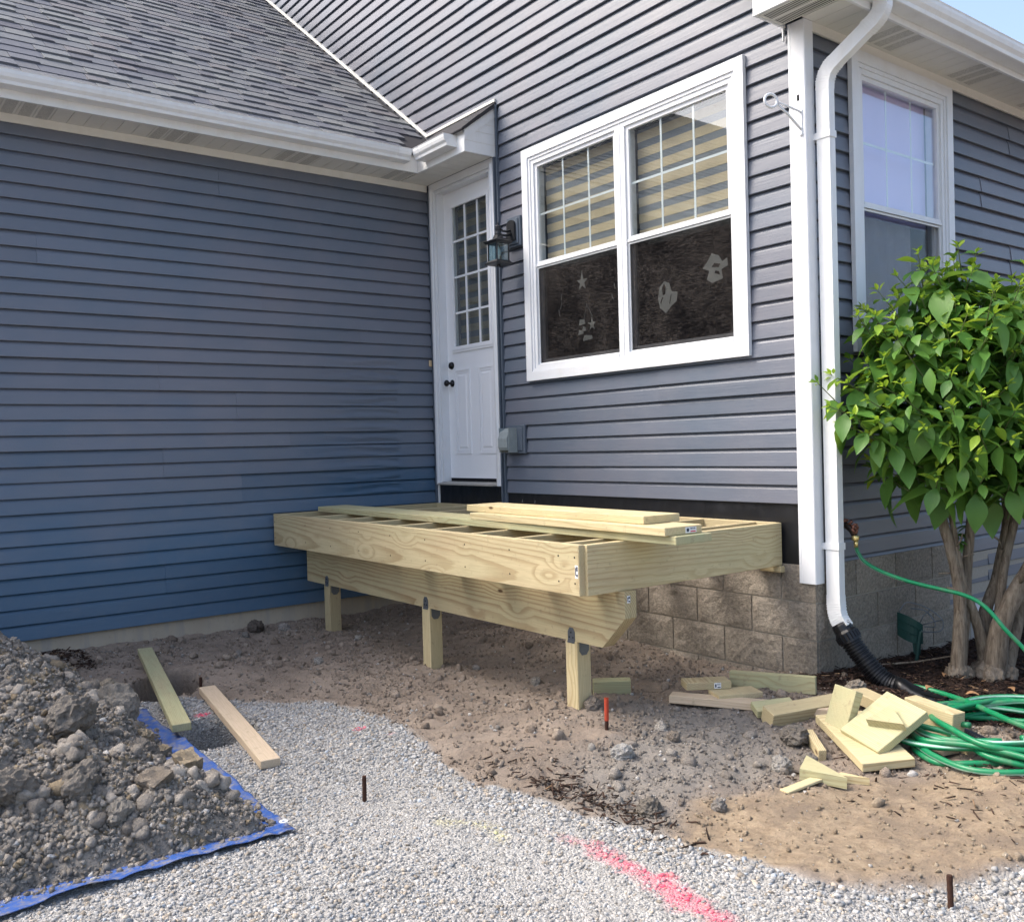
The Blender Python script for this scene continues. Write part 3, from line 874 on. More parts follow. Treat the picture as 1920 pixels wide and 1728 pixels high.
cling([(-0.09, 0.01), (-0.05, 0.05), (-0.02, 0.09), (0.03, 0.07), (0.06, 0.03), (0.095, 0.045), (0.10, 0.0), (0.05, -0.015), (0.06, -0.07), (-0.02, -0.085), (-0.06, -0.06), (-0.04, -0.01)], 3.035, 2.185)
for (x, z) in ((1.62, 2.08), (1.63, 2.13), (1.64, 2.19), (2.19, 2.19), (2.17, 2.12)):
    MB().tube([(x, 0.044, z), (x + rng.uniform(-.03, .03), 0.044, z + rng.uniform(.04, .07))], 0.002, 5).build('cling_wire', M['sticker'], win2)

# ---- entry door
door = bpy.data.objects.new('door', None); C.objects.link(door); door.parent = house; door.empty_display_size = .1
dx0, dx1, dz0, dz1, dy = 0.125, 0.880, 0.915, 3.285, 0.070
slab = MB()
gx0, gx1, gz0, gz1 = 0.235, 0.770, 1.985, 3.165
slab.box(dx0, gx0, dy, dy + .042, dz0, dz1).box(gx1, dx1, dy, dy + .042, dz0, dz1).box(gx0, gx1, dy, dy + .042, gz1, dz1).box(gx0, gx1, dy, dy + .042, dz0, gz0)
slab.build('slab', M['door'], door)
fr = MB()
for (o, i, y0) in ((0.030, 0.0, dy - 0.012), (0.012, -0.018, dy - 0.018)):
    fr.box(gx0 - o, gx0 - i, y0, dy - 0.0005, gz0 - o, gz1 + o).box(gx1 + i, gx1 + o, y0, dy - 0.0005, gz0 - o, gz1 + o)
    fr.box(gx0 - i, gx1 + i, y0 + .0003, dy - 0.0005, gz1 + i, gz1 + o).box(gx0 - i, gx1 + i, y0 + .0003, dy - 0.0005, gz0 - o, gz0 - i)
fr.build('glazing_frame', M['door'], door)
MB().box(gx0, gx1, dy + .016, dy + .020, gz0, gz1).build('pane', M['glass'], door)
for t in (1 / 3, 2 / 3):
    x = gx0 + (gx1 - gx0) * t
    MB().box(x - .008, x + .008, dy + .006, dy + .0155, gz0 + .018, gz1 - .018).build('muntin', M['door'], door)
for t in (.25, .5, .75):
    z = gz0 + (gz1 - gz0) * t
    MB().box(gx0 + .018, gx1 - .018, dy + .0035, dy + .0130, z - .008, z + .008).build('muntin', M['door'], door)
MB().box(gx0 - .01, gx1 + .01, dy + .075, dy + .077, gz0 - .02, gz1 + .02).build('sheer_shade', mat_plain('door_sheer', (0.13, 0.14, 0.15), 0.9, 0.1, 0, .25, 90), door)
for i in range(11):
    top = gz1 - 0.02 - i * 0.107
    MB().box(gx0 - .008, gx1 + .008, dy + .072, dy + .0745, top - .058, top).build('shade_band', mat_plain('door_shade', (0.25, 0.22, 0.165), 0.9, 0.1, 0, .2, 60) if i == 0 else bpy.data.materials['door_shade'], door)
for (x0, x1) in ((0.225, 0.445), (0.560, 0.780)):
    z0, z1 = 1.115, 1.815
    p = MB()
    for (o, y0, y1) in ((0.0, dy - .0075, dy - .0004), (0.022, dy - .004, dy - .0003)):
        p.box(x0 + o, x0 + o + .016, y0, y1, z0 + o, z1 - o).box(x1 - o - .016, x1 - o, y0, y1, z0 + o, z1 - o)
        p.box(x0 + o + .016, x1 - o - .016, y0, y1, z1 - o - .016, z1 - o).box(x0 + o + .016, x1 - o - .016, y0, y1, z0 + o, z0 + o + .016)
    p.add([(x0 + .045, dy - .001, z0 + .045), (x1 - .045, dy - .001, z0 + .045), (x1 - .045, dy - .001, z1 - .045), (x0 + .045, dy - .001, z1 - .045),
           (x0 + .06, dy - .007, z0 + .06), (x1 - .06, dy - .007, z0 + .06), (x1 - .06, dy - .007, z1 - .06), (x0 + .06, dy - .007, z1 - .06)],
          [(0, 1, 5, 4), (1, 2, 6, 5), (2, 3, 7, 6), (3, 0, 4, 7), (4, 5, 6, 7)])
    p.build('panel', M['door'], door)
MB().lathe([(0.030, dy), (0.030, dy - .006), (0.024, dy - .012), (0.012, dy - .018), (0.010, dy - .035), (0.018, dy - .042), (0.027, dy - .055), (0.027, dy - .066), (0.018, dy - .076), (0.004, dy - .079)], (0.186, 0, 1.705), 'y', 20).build('knob', M['black_knob'], door, True)
MB().lathe([(0.031, dy), (0.031, dy - .010), (0.025, dy - .022), (0.014, dy - .028), (0.004, dy - .030)], (0.186, 0, 1.852), 'y', 20).build('deadbolt', M['black_knob'], door, True)
MB().box(dx0 + .01, dx1 - .01, dy - .004, dy + .03, 0.888, 0.9145).build('door_sweep', M['dark'], door)
# jamb, brickmould, sill
jb = MB().box(0.098, 0.124, -0.002, 0.12, 0.885, 3.31).box(0.881, 0.907, -0.002, 0.12, 0.885, 3.31).box(0.124, 0.881, -0.002, 0.12, 3.286, 3.31)
jb.build('door_jamb', M['white'], house)
def mould(x0, x1, flip):
    s = [(0, 0.013), (0, -0.020), (0.018, -0.020), (0.024, -0.028), (0.036, -0.028), (0.042, -0.020), (0.060, -0.018), (0.060, 0.013)]
    return [((x0 + u) if not flip else (x1 - u), v) for u, v in s]
MB().prism(mould(0.038, 0.098, False), lambda u, v, t: (u, v, t), 0.862, 3.330).build('brickmould', M['white'], house)
MB().prism(mould(0, 0.949, True), lambda u, v, t: (u, v, t), 0.862, 3.330).build('brickmould', M['white'], house)
MB().box(0.039, 0.948, -0.0195, 0.013, 3.3305, 3.372).box(0.0985, 0.8885, -0.0185, 0.013, 3.311, 3.3302).build('door_head', M['white'], house)
MB().prism([(-0.055, 0.862), (-0.055, 0.874), (-0.01, 0.880), (0.05, 0.887), (0.12, 0.887), (0.12, 0.862)], lambda u, v, t: (t, u, v), 0.0985, 0.8885).build('door_sill', mat_plain('aluminium_sill', (0.42, 0.40, 0.36), 0.5, 0.4, 0.3, 0.2), house)
MB().cbox(0.004, 0.016, -0.045, -0.019, 1.858, 1.910, 0.003).build('doorbell', M['tan'], house)

# ---- eaves ---------------------------------------------------------------
SZ = 3.375
def _vent():
    t = NT('perforated_soffit'); co = t.coord('Object')
    v = t.voronoi(co, 170, rnd=0.15)
    c = t.mix(t.ramp(v, [(0.44, 1), (0.54, 0)]), (0.52, 0.52, 0.49), (0.035, 0.035, 0.035))
    t.pbr(c, 0.6, 0.3); return t.m
def _louvre():
    t = NT('slotted_soffit'); co = t.coord('Object')
    w = t.n('ShaderNodeTexWave'); t.l(t.mapping(co, (1, 0.35, 1)), w.inputs[0]); w.inputs['Scale'].default_value = 25
    c = t.mix(t.ramp(w.outputs['Fac'], [(0.45, 0), (0.55, 1)]), (0.55, 0.55, 0.51), (0.03, 0.03, 0.03))
    t.pbr(c, 0.6, 0.3); return t.m
M['vent'] = _vent(); M['louvre'] = _louvre()
soffit = MB().box(0.0, 0.288, -8.3, 0.0, SZ + 0.014, SZ + 0.03).box(0.2881, 0.945, -0.272, 0.0, SZ + 0.014, SZ + 0.03).box(L, 3.995, -0.245, 8.0, SZ + 0.014, SZ + 0.03).box(3.60, L, -0.245, 0.0, SZ + 0.014, SZ + 0.03).build('soffit', M['dark'], house)
def vstrip(x0, x1, y0, y1, along, mat=None):
    """raised rim with a perforated field"""
    o = MB()
    if along == 'x': o.box(x0 + .01, x1 - .01, y0 + .015, y1 - .015, SZ - .0012, SZ - .0002)
    else: o.box(x0 + .015, x1 - .015, y0 + .01, y1 - .01, SZ - .0012, SZ - .0002)
    return o.build('vent', mat or M['vent'], soffit)
y = -0.285; i = 0
while y > -5.6:
    MB().box(0.014, 0.287, y - 0.0985, y, SZ, SZ + 0.010).build('soffit_panel', M['soffit'], soffit)
    if (i - 8) % 9 in (0, 1, 2): vstrip(0.014, 0.287, y - .0985, y, 'x')
    y -= 0.1015; i += 1
x = 0.020
while x < 0.93:
    MB().box(x, min(x + 0.0985, 0.943), -0.272, -0.0205, SZ, SZ + 0.010).build('soffit_panel', M['soffit'], soffit); x += 0.1015
y = -0.03; i = 0
while y < 5.5:
    MB().box(L + 0.014, 3.994, y, y + 0.0985, SZ, SZ + 0.010).build('soffit_panel', M['soffit'], soffit)
    if (i - 5) % 9 in (0, 1, 2): vstrip(L + .03, 3.975, y, y + .0985, 'x')
    y += 0.1015; i += 1
for j in range(2):
    y0 = -0.232 + j * 0.0985
    MB().box(3.602, 3.994, y0, y0 + 0.0955, SZ, SZ + 0.010).build('soffit_panel', M['soffit'], soffit)
    o = MB().box(3.615, 3.985, y0 + .012, y0 + .084, SZ - .0012, SZ - .0002).build('vent', M['louvre'], soffit)
# wall channels that carry the soffit
MB().box(0.0, 0.013, -8.3, -0.0205, SZ - 0.052, SZ + 0.008).build('soffit_channel', M['soffit'], soffit)
MB().box(L + 0.0005, L + 0.0135, 0.061, 8.0, SZ - 0.052, SZ + 0.008).build('soffit_channel', M['soffit'], soffit)
# fascia
MB().box(0.2885, 0.304, -8.3, -0.2885, SZ - 0.004, 3.535).build('fascia', M['white_metal'], house)
MB().box(0.2885, 0.952, -0.288, -0.2725, SZ - 0.0045, 3.534).build('fascia', M['white_metal'], house)
MB().box(3.996, 4.012, -0.246, 8.0, 3.345, 3.535).build('fascia', M['white_metal'], house)
bb = MB().box(3.586, 4.012, -0.262, -0.2465, SZ - 0.004, 3.80).box(3.586, 3.600, -0.2460, -0.004, SZ - 0.004, 3.85).build('eave_return', M['white_metal'], house)
MB().box(3.586, 3.90, -0.2645, -0.2622, 3.445, 3.452).build('seam', M['white_metal'], bb)
MB().box(3.588, 3.5945, -0.020, -0.006, 3.300, 3.371).build('hook', M['white_metal'], house)
# pent roof end panel above the door, with the three joints of its boards
zp = lambda y: 3.745 + 0.752 * y
ep = MB().prism([(-0.2880, SZ - .004), (-0.001, SZ - .004), (-0.001, zp(-0.001)), (-0.2880, zp(-0.288))], lambda u, v, t: (t, u, v), 0.9525, 0.966).build('pent_end_panel', M['white_metal'], house)
MB().prism([(-0.2880, zp(-.288) - .075), (-0.001, zp(-.001) - .075), (-0.001, zp(-0.001)), (-0.2880, zp(-0.288))], lambda u, v, t: (t, u, v), 0.9662, 0.9715).build('rake_trim', M['white_metal'], ep)
for zz in (3.455, 3.535, 3.60):
    MB().box(0.9663, 0.9676, -0.286, -0.002, zz, zz + 0.003).build('joint', M['soffit'], ep)

# gutters
GP = [(0.001, 0.105), (0.001, 0.018), (0.084, 0.018), (0.090, 0.021), (0.094, 0.040), (0.110, 0.058), (0.117, 0.080), (0.118, 0.098), (0.122, 0.105), (0.108, 0.107), (0.106, 0.098), (0.1135, 0.096), (0.113, 0.082), (0.106, 0.062), (0.090, 0.044), (0.086, 0.024), (0.005, 0.022), (0.005, 0.105)]
MB().prism(GP, lambda u, v, t: (0.304 + u, t, 3.407 + v), -8.3, -0.4095).build('gutter', M['white_metal'], house)
MB().prism(GP, lambda u, v, t: (t, -0.288 - u, 3.407 + v), 0.425, 0.860).build('gutter', M['white_metal'], house)
MB().prism([(p[0], p[1]) for p in GP[:9]] , lambda u, v, t: (t, -0.288 - u, 3.407 + v), 0.8602, 0.868).build('gutter_end_cap', M['white_metal'], house)
cb = MB().prism([(u + .002, v - .002) for u, v in GP[:9]], lambda u, v, t: (0.304 + u, t, 3.407 + v), -0.53, -0.4096)
cb.prism([(u + .002, v - .002) for u, v in GP[:9]], lambda u, v, t: (t, -0.288 - u, 3.407 + v), 0.4256, 0.50)
cb.build('gutter_corner', M['white_metal'], house)
MB().prism(GP, lambda u, v, t: (4.012 + u, t, 3.362 + v), -0.30, 8.0).build('gutter', M['white_metal'], house)
MB().prism([(p[0], p[1]) for p in GP[:9]], lambda u, v, t: (4.012 + u, t, 3.362 + v), -0.306, -0.3002).build('gutter_end_cap', M['white_metal'], house)
MB().box(4.012, 4.022, -0.2, 8.0, 3.468, 3.50).build('drip_edge', M['white_metal'], house)

# downspout: elbows are ribbed on the inside of the bend
ds = bpy.data.objects.new('downspout', None); C.objects.link(ds); ds.parent = house; ds.empty_display_size = .1
sx, sy = L + 0.070, 0.075
def sect(path, w=0.050, h=0.078, name='pipe'):
    return MB().rtube(path, w, h, (0, 1, 0)).build(name, M['white_metal'], ds)
sect([(sx, sy, 0.30), (sx, sy, 3.02)])
def elbow(p0, ang0, ang1, r, plane):
    """arc in a vertical plane; returns points"""
    pts = []
    n = 9
    for i in range(n + 1):
        a = ang0 + (ang1 - ang0) * i / n
        pts.append(a)
    return pts
# upper offset: from the wall out to the gutter outlet (in the x-z plane, drifting along y)
up = [(sx, sy, 3.00), (sx + .002, sy, 3.04), (sx + .012, sy + .004, 3.08), (sx + .032, sy + .010, 3.112), (sx + .058, sy + .018, 3.136)]
mid_ = [(sx + .050, sy + .016, 3.130), (sx + .228, sy + .066, 3.268)]
top_ = [(sx + .215, sy + .062, 3.258), (sx + .250, sy + .072, 3.284), (sx + .276, sy + .078, 3.312), (sx + .288, sy + .082, 3.345), (sx + .290, sy + .083, 3.40)]
for pth, nm in ((up, 'elbow'), (mid_, 'pipe'), (top_, 'elbow')):
    o = MB().rtube(pth, 0.052 if nm == 'elbow' else 0.049, 0.080 if nm == 'elbow' else 0.077, (0, 1, 0)).build(nm, M['white_metal'], ds)
def ribs(path, w, h, side):
    path = [Vector(p) for p in path]
    for i in range(len(path) - 1):
        for q in (0.0, 0.33, 0.66):
            a = path[i].lerp(path[i + 1], q); t = (path[i + 1] - path[i]).normalized()
            MB().rtube([a - t * .002, a + t * .002], w + .004, h + .004, side).build('rib', M['white_metal'], ds)
ribs(up[1:], 0.052, 0.080, (0, 1, 0)); ribs(top_[:4], 0.052, 0.080, (0, 1, 0))
low = [(sx, sy, 0.33), (sx + .001, sy, 0.285), (sx + .006, sy - .003, 0.245), (sx + .020, sy - .008, 0.208), (sx + .040, sy - .010, 0.180), (sx + .058, sy - .010, 0.160)]
MB().rtube(low, 0.053, 0.081, (0, 1, 0)).build('elbow', M['white_metal'], ds)
ribs(low[1:], 0.053, 0.081, (0, 1, 0))
for z in (0.59, 2.76):
    st = MB().box(sx - .044, sx + .044, sy - .030, sy + .030, z - .018, z + .018).box(sx - .075, sx - .0441, sy - .029, sy + .029, z - .017, z + .017).build('strap', M['white_metal'], ds)

# ---- roofs ---------------------------------------------------------------
th = math.atan(0.752); ct, st_ = math.cos(th), math.sin(th)
XE, ZE = 0.335, 3.772 - 0.752 * 0.335
roof = MB().prism([(XE, ZE), (-3.40, ZE + (XE + 3.40) * .752), (-7.2, ZE + (XE + 3.40) * .752 - 3.8 * .752), (-7.2, ZE + (XE + 3.4) * .752 - 3.8 * .752 - .03), (-3.40, ZE + (XE + 3.40) * .752 - .03), (XE, ZE - .024)],
                  lambda u, v, t: (u, t, v), -8.5, -0.003).build('garage_roof', mat_plain('roof_underlay', (0.06, 0.06, 0.065), 0.9, 0.1), house)
MB().prism([(-0.318, 3.772 - .752 * .318), (-0.003, 3.772 - .002), (-0.003, 3.745), (-0.318, 3.772 - .752 * .318 - .022)], lambda u, v, t: (t, u, v), 0.10, 0.985).build('pent_roof', bpy.data.materials['roof_underlay'], house)
MB().prism([(-0.325, 3.772 - .752 * .325 + .002), (-0.16, 3.772 - .752 * .16 + .012), (-0.16, 3.772 - .752 * .16 + .002), (-0.325, 3.772 - .752 * .325 - .006)], lambda u, v, t: (t, u, v), 0.30, 0.992).build('pent_shingle_course', bpy.data.materials['roof_underlay'], house)
MB().prism([(-0.185, 3.772 - .752 * .185 + .006), (-0.003, 3.772 + .010), (-0.003, 3.772 + .001), (-0.185, 3.772 - .752 * .185 - .002)], lambda u, v, t: (t, u, v), 0.16, 0.989).build('pent_shingle_course', bpy.data.materials['roof_underlay'], house)
# main roof above, seen only as the eave and as shade
MB().prism([(4.03, 3.55), (-2.3, 3.55 + 6.33 * .752), (-8.6, 3.55), (-8.6, 3.52), (-2.3, 3.52 + 6.33 * .752), (4.03, 3.52)], lambda u, v, t: (u, t, v), -0.27, 8.3).build('main_roof', M['shingle'], house)
MB().prism([(3.999, 3.52), (-2.3, 3.515 + 6.33 * .752), (-2.3, 3.36 + 6.33 * .752), (3.90, 3.44)], lambda u, v, t: (u, t, v), -0.268, -0.250).build('rake_board', M['white_metal'], house)

# shingles: the 300 nearest are single pieces, the rest one mass
def shingle_box(w, tk):
    """local x across, y up the slope"""
    lw, ln = w / 2 - 0.0015, 0.170
    return [(-lw, 0, 0), (lw, 0, 0), (lw, ln, -0.004), (-lw, ln, -0.004), (-lw, 0.0, tk), (lw, 0.0, tk), (lw, ln, 0.003), (-lw, ln, 0.003)]
BOXF = [(0, 3, 2, 1), (4, 5, 6, 7), (0, 1, 5, 4), (1, 2, 6, 5), (2, 3, 7, 6), (3, 0, 4, 7)]
widths = (0.13, 0.17, 0.22, 0.28)
sh_mesh = {}
for w in widths:
    for tk in (0.011, 0.019):
        sh_mesh[(w, tk)] = MB().add(shingle_box(w, tk), BOXF).mesh('shingle', M['shingle'])
cand = []
camp = cam.matrix_world.translation
srow = Vector((0, 1, 0)); sup = Vector((-ct, 0, st_)); snorm = Vector((st_, 0, ct))
for i in range(33):
    u = -0.012 + i * 0.143
    yy = -0.004 - rng.random() * 0.1
    lift = False
    while yy > -6.2:
        w = rng.choice(widths); lift = not lift if rng.random() < 0.8 else lift
        p = Vector((XE, 0, ZE)) + sup * u + srow * (yy - w / 2)
        if yy - w / 2 > -0.05 - 0 and False: pass
        if not (p.x > 0.02 and yy > -0.30 + 0.0 and p.x > -yy):
            cand.append((p, w, 0.019 if lift else 0.011))
        yy -= w
cand.sort(key=lambda c: (c[0] - camp).length + (0 if c[0].y > -3.6 else 4))
rot = Matrix((srow, sup, srow.cross(sup))).transposed()
if (rot @ Vector((0, 0, 1))).dot(snorm) < 0:
    rot = Matrix((-srow, sup, (-srow).cross(sup))).transposed()
re_ = rot.to_euler()
rest = MB()
for n, (p, w, tk) in enumerate(cand):
    if n < 300:
        o = link('shingle', sh_mesh[(w, tk)], roof); o.location = p; o.rotation_euler = re_
    else:
        rest.add([rot @ Vector(q) + p for q in shingle_box(w, tk)], BOXF)
o = rest.build('shingles', M['shingle'], roof); o['kind'] = 'stuff'
# white flashing where the roofs meet the gable wall
off = 0.012
MB().prism([(0.01, 3.772 + off), (-4.2, 3.772 + 4.21 * .752 + off), (-4.2, 3.772 + 4.21 * .752 + off + .030), (0.01, 3.772 + off + .030)], lambda u, v, t: (u, t, v), -0.012, 0.013).build('wall_flashing', M['soffit'], house)
MB().box(0.0105, 0.985, -0.0125, 0.013, 3.786, 3.808).build('wall_flashing', M['soffit'], house)

# ================================================================== ground
CP = np.array([(0, -3.3, -.115), (0, -2.3, -.130), (0, -1.1, -.145), (0.45, -1.2, -.165), (1.8, -1.2, -.192), (3.15, -1.2, -.160), (3.75, 0, -.085), (3.75, .6, -.120),
               (3.71, -.35, -.10), (2, -.2, -.12), (.2, -.1, -.13), (3.5, -.55, -.170), (3.65, -.33, -.150), (3.85, -.22, -.150), (4.0, -.6, -.20), (4.5, -.8, -.225), (4.4, -1.1, -.235), (5, -0.4, -.20), (4.5, -2.6, -.285),
               (4.1, .3, -.145), (4.4, .9, -.16), (3.0, -3, -.25), (5.4, -1.5, -.28), (2.2, -2.1, -.225), (1.0, -2.7, -.165), (2.1, -2.7, -.215), (3.3, -2.5, -.245), (3.5, -1.35, -.175), (2.7, -1.7, -.20),
               (3.9, -1.9, -.235), (5.2, -1.2, -.235), (4.6, -1.75, -.235), (1.0, -1.9, -.165), (6, -4, -.34), (8, -1, -.34), (5.5, 2, -.22), (4.0, 2.5, -.17), (8, -8, -.36), (0, -8, -.2), (3, -5, -.30), (8, 6, -.30), (4.8, 0.1, -.185)])
def G0(x, y):
    x = np.asarray(x, float); y = np.asarray(y, float)
    num = 0; den = 0
    for cx, cy, cz in CP:
        w = 1.0 / ((x - cx) ** 2 + (y - cy) ** 2 + 0.03) ** 1.9
        num = num + w * cz; den = den + w
    return num / den
def poly_sd(x, y, P):
    """signed distance to polygon, positive inside"""
    P = np.array(P); n = len(P)
    ins = np.zeros(x.shape, bool); d = np.full(x.shape, 1e9)
    for i in range(n):
        x0, y0 = P[i]; x1, y1 = P[(i + 1) % n]
        c = ((y0 > y) != (y1 > y)) & (x < (x1 - x0) * (y - y0) / (y1 - y0 + 1e-12) + x0)
        ins ^= c
        t = np.clip(((x - x0) * (x1 - x0) + (y - y0) * (y1 - y0)) / ((x1 - x0) ** 2 + (y1 - y0) ** 2), 0, 1)
        d = np.minimum(d, np.hypot(x - x0 - t * (x1 - x0), y - y0 - t * (y1 - y0)))
    return np.where(ins, d, -d)
GRAVEL = [(1.05, -3.4), (1.10, -2.86), (1.50, -2.52), (1.93, -2.08), (2.25, -1.93), (2.686, -1.95), (3.10, -2.05), (3.511, -2.10), (3.94, -1.98), (4.36, -1.90), (4.73, -1.84), (4.93, -1.74), (5.09, -1.56), (5.19, -1.42), (5.30, -1.17), (5.9, -.4), (9, .4), (14, 0), (14, -14), (1, -14)]
TAN = [(4.22, -1.55), (4.42, -1.84), (4.75, -1.82), (5.0, -1.66), (5.18, -1.42), (5.30, -1.15), (5.7, -.5), (5.5, -.1), (5.05, -.42), (4.72, -.62), (4.50, -.95), (4.38, -1.2)]
MULCH = [(3.6, -.03), (3.78, -.16), (4.05, -.22), (4.35, -.05), (4.62, .02), (5.1, .15), (5.6, .7), (6.2, 3), (5.0, 8), (3.6, 8)]
GREY = [(3.25, -.95), (3.55, -.60), (3.9, -.50), (4.2, -.75), (4.35, -1.15), (4.25, -1.60), (4.35, -1.85), (3.9, -1.95), (3.65, -1.70), (3.62, -1.30)]
PITS = [(1.13, -2.655, 0.32, 0.21, -0.62, 0.58), (2.07, -2.69, 0.26, 0.20, -0.5, 0.52)]
PINK = [(4.02, -2.16), (4.14, -2.14), (4.282, -2.122), (4.40, -2.11), (4.51, -2.115), (4.60, -2.125), (4.70, -2.135), (4.86, -2.17), (5.1, -2.24)]
def line_d(x, y, P):
    d = np.full(np.shape(x), 1e9); s = np.zeros(np.shape(x))
    for i in range(len(P) - 1):
        (x0, y0), (x1, y1) = P[i], P[i + 1]
        t = np.clip(((x - x0) * (x1 - x0) + (y - y0) * (y1 - y0)) / ((x1 - x0) ** 2 + (y1 - y0) ** 2), 0, 1)
        dd = np.hypot(x - x0 - t * (x1 - x0), y - y0 - t * (y1 - y0))
        s = np.where(dd < d, (i + t) / (len(P) - 1), s); d = np.minimum(d, dd)
    return d, s
def zones(x, y):
    j = fbm(x, y, 3.0, 4) * 0.10 + fbm(x, y, 16, 3) * 0.035
    gr = np.clip((poly_sd(x, y, GRAVEL) + j * .7) / 0.05 + .5, 0, 1)
    tn = np.clip((poly_sd(x, y, TAN) + j) / 0.10 + .4, 0, 1)
    ml = np.clip((poly_sd(x, y, MULCH) + j) / 0.06 + .5, 0, 1)
    gy = np.clip((poly_sd(x, y, GREY) + j * 1.5) / 0.25 + .4, 0, 1)
    d, s = line_d(x, y, PINK)
    w = 0.028 + 0.034 * np.clip(s * 1.3, 0, 1)
    pk = np.clip((w + fbm(x, y, 14, 3) * 0.06 - d) / 0.045, 0, 1) * np.clip(s * 2.2, 0.15, .9)
    for cx, cy, r in ((1.755, -2.63, .034), (2.53, -2.12, .035), (2.75, -2.05, .03)):
        pk = np.maximum(pk, np.clip((r - np.hypot(x - cx, y - cy) + fbm(x, y, 20, 2) * .04) / .02, 0, 1) * .85)
    d2, _ = line_d(x, y, [(3.72, -2.40), (3.84, -2.30), (3.98, -2.30)])
    yl = np.clip((0.05 + fbm(x, y, 12, 3) * 0.05 - d2) / 0.05, 0, 1) * .30
    return gr, tn, ml, gy, pk, yl
def G(x, y, detail=True):
    x = np.asarray(x, float); y = np.asarray(y, float)
    z = G0(x, y)
    if detail:
        gr, tn, ml, gy, pk, yl = zones(x, y)
        soft = 1 - gr
        z = z + fbm(x, y, 2.2, 4) * (0.014 + 0.016 * soft) + fbm(x, y, 11, 4) * (0.004 + 0.017 * soft * (1 - .55 * tn)) + np.abs(fbm(x, y, 26, 3)) * 0.012 * soft * (1 - tn)
        lip = np.clip(poly_sd(x, y, TAN) / 0.05 + .5, 0, 1) * np.clip((x - 4.75) / .3, 0, 1)
        z = z + lip * 0.03
        for cx, cy, rx, ry, a, dp in PITS:
            u = (x - cx) * math.cos(a) + (y - cy) * math.sin(a); v = -(x - cx) * math.sin(a) + (y - cy) * math.cos(a)
            q = np.sqrt((u / rx) ** 2 + (v / ry) ** 2) + fbm(x, y, 6, 3) * .14
            t = np.clip((1.06 - q) / 0.20, 0, 1); t = t * t * (3 - 2 * t)
            z = z - t * dp * (0.85 + .3 * fbm(x, y, 9, 3))
        z = z + 0.02 * np.exp(-np.clip(x, 0, 9) / .12) * (fbm(x, y, 6, 3) + .6) * (y < -.2)
    return z
def Gs(x, y, d=True): return float(G(np.array([x]), np.array([y]), d)[0])

def axis(parts):
    out = []
    for a, b, n in parts: out += list(np.linspace(a, b, n, endpoint=False))
    return np.array(out + [parts[-1][1]])
gxs = axis([(-60, -8, 8), (-8, -0.2, 12), (-0.2, 6.0, 390), (6.0, 9, 24), (9, 60, 12)])
gys = axis([(-60, -9, 10), (-9, -4.3, 24), (-4.3, 0.9, 325), (0.9, 3.0, 60), (3, 9, 16), (9, 60, 10)])
GX, GY = np.meshgrid(gxs, gys)
GZ = G(GX, GY)
gr, tn, ml, gy_, pk, yl = zones(GX, GY)
nx, ny = len(gxs), len(gys)
idx = np.arange(nx * ny).reshape(ny, nx)
quads = np.stack([idx[:-1, :-1], idx[:-1, 1:], idx[1:, 1:], idx[1:, :-1]], -1).reshape(-1)
ground = np_mesh('ground', np.stack([GX, GY, GZ], -1).reshape(-1, 3), quads, 4, M['ground'], None,
                 {'zone': np.stack([gr, tn, ml], -1).reshape(-1, 3), 'zone2': np.stack([pk, yl, gy_], -1).reshape(-1, 3)}, smooth=True)
tag(ground, 'bare soil yard with a gravel path, tan dirt and two dug footing holes', None, kind='structure')

# ------------------------------------------------------------------ scattered stones
def ico(sub):
    bm = bmesh.new(); bmesh.ops.create_icosphere(bm, subdivisions=sub, radius=1.0)
    v = np.array([x.co for x in bm.verts]); f = np.array([[x.index for x in q.verts] for q in bm.faces]); bm.free()
    return v, f
ICO1, ICO2 = ico(1), ico(2)
BX = np.array([(-1, -1, -1), (1, -1, -1), (1, 1, -1), (-1, 1, -1), (-1, -1, 1), (1, -1, 1), (1, 1, 1), (-1, 1, 1)], float)
BF = np.array([(0, 2, 1), (0, 3, 2), (4, 5, 6), (4, 6, 7), (0, 1, 5), (0, 5, 4), (1, 2, 6), (1, 6, 5), (2, 3, 7), (2, 7, 6), (3, 0, 4), (3, 4, 7)])
CHIP = (BX * np.array([.72, .66, .60]) * np.where(BX[:, 2:] > 0, .82, 1.0), BF)      # angular chip
def rand_rot(n, rs, flat=False):
    if flat:
        a = rs.rand(n) * 2 * np.pi; tl = rs.randn(n) * .22; tl2 = rs.randn(n) * .22
        c, s = np.cos(a), np.sin(a)
        Rz = np.zeros((n, 3, 3)); Rz[:, 0, 0] = c; Rz[:, 0, 1] = -s; Rz[:, 1, 0] = s; Rz[:, 1, 1] = c; Rz[:, 2, 2] = 1
        Rx = np.zeros((n, 3, 3)); Rx[:, 0, 0] = 1; Rx[:, 1, 1] = np.cos(tl); Rx[:, 1, 2] = -np.sin(tl); Rx[:, 2, 1] = np.sin(tl); Rx[:, 2, 2] = np.cos(tl)
        Ry = np.zeros((n, 3, 3)); Ry[:, 1, 1] = 1; Ry[:, 0, 0] = np.cos(tl2); Ry[:, 0, 2] = np.sin(tl2); Ry[:, 2, 0] = -np.sin(tl2); Ry[:, 2, 2] = np.cos(tl2)
        return Rz @ Rx @ Ry
    q = rs.randn(n, 4); q /= np.linalg.norm(q, axis=1)[:, None]
    w, x, y, z = q.T
    return np.stack([np.stack([1 - 2 * (y * y + z * z), 2 * (x * y - z * w), 2 * (x * z + y * w)], -1),
                     np.stack([2 * (x * y + z * w), 1 - 2 * (x * x + z * z), 2 * (y * z - x * w)], -1),
                     np.stack([2 * (x * z - y * w), 2 * (y * z + x * w), 1 - 2 * (x * x + y * y)], -1)], 1)
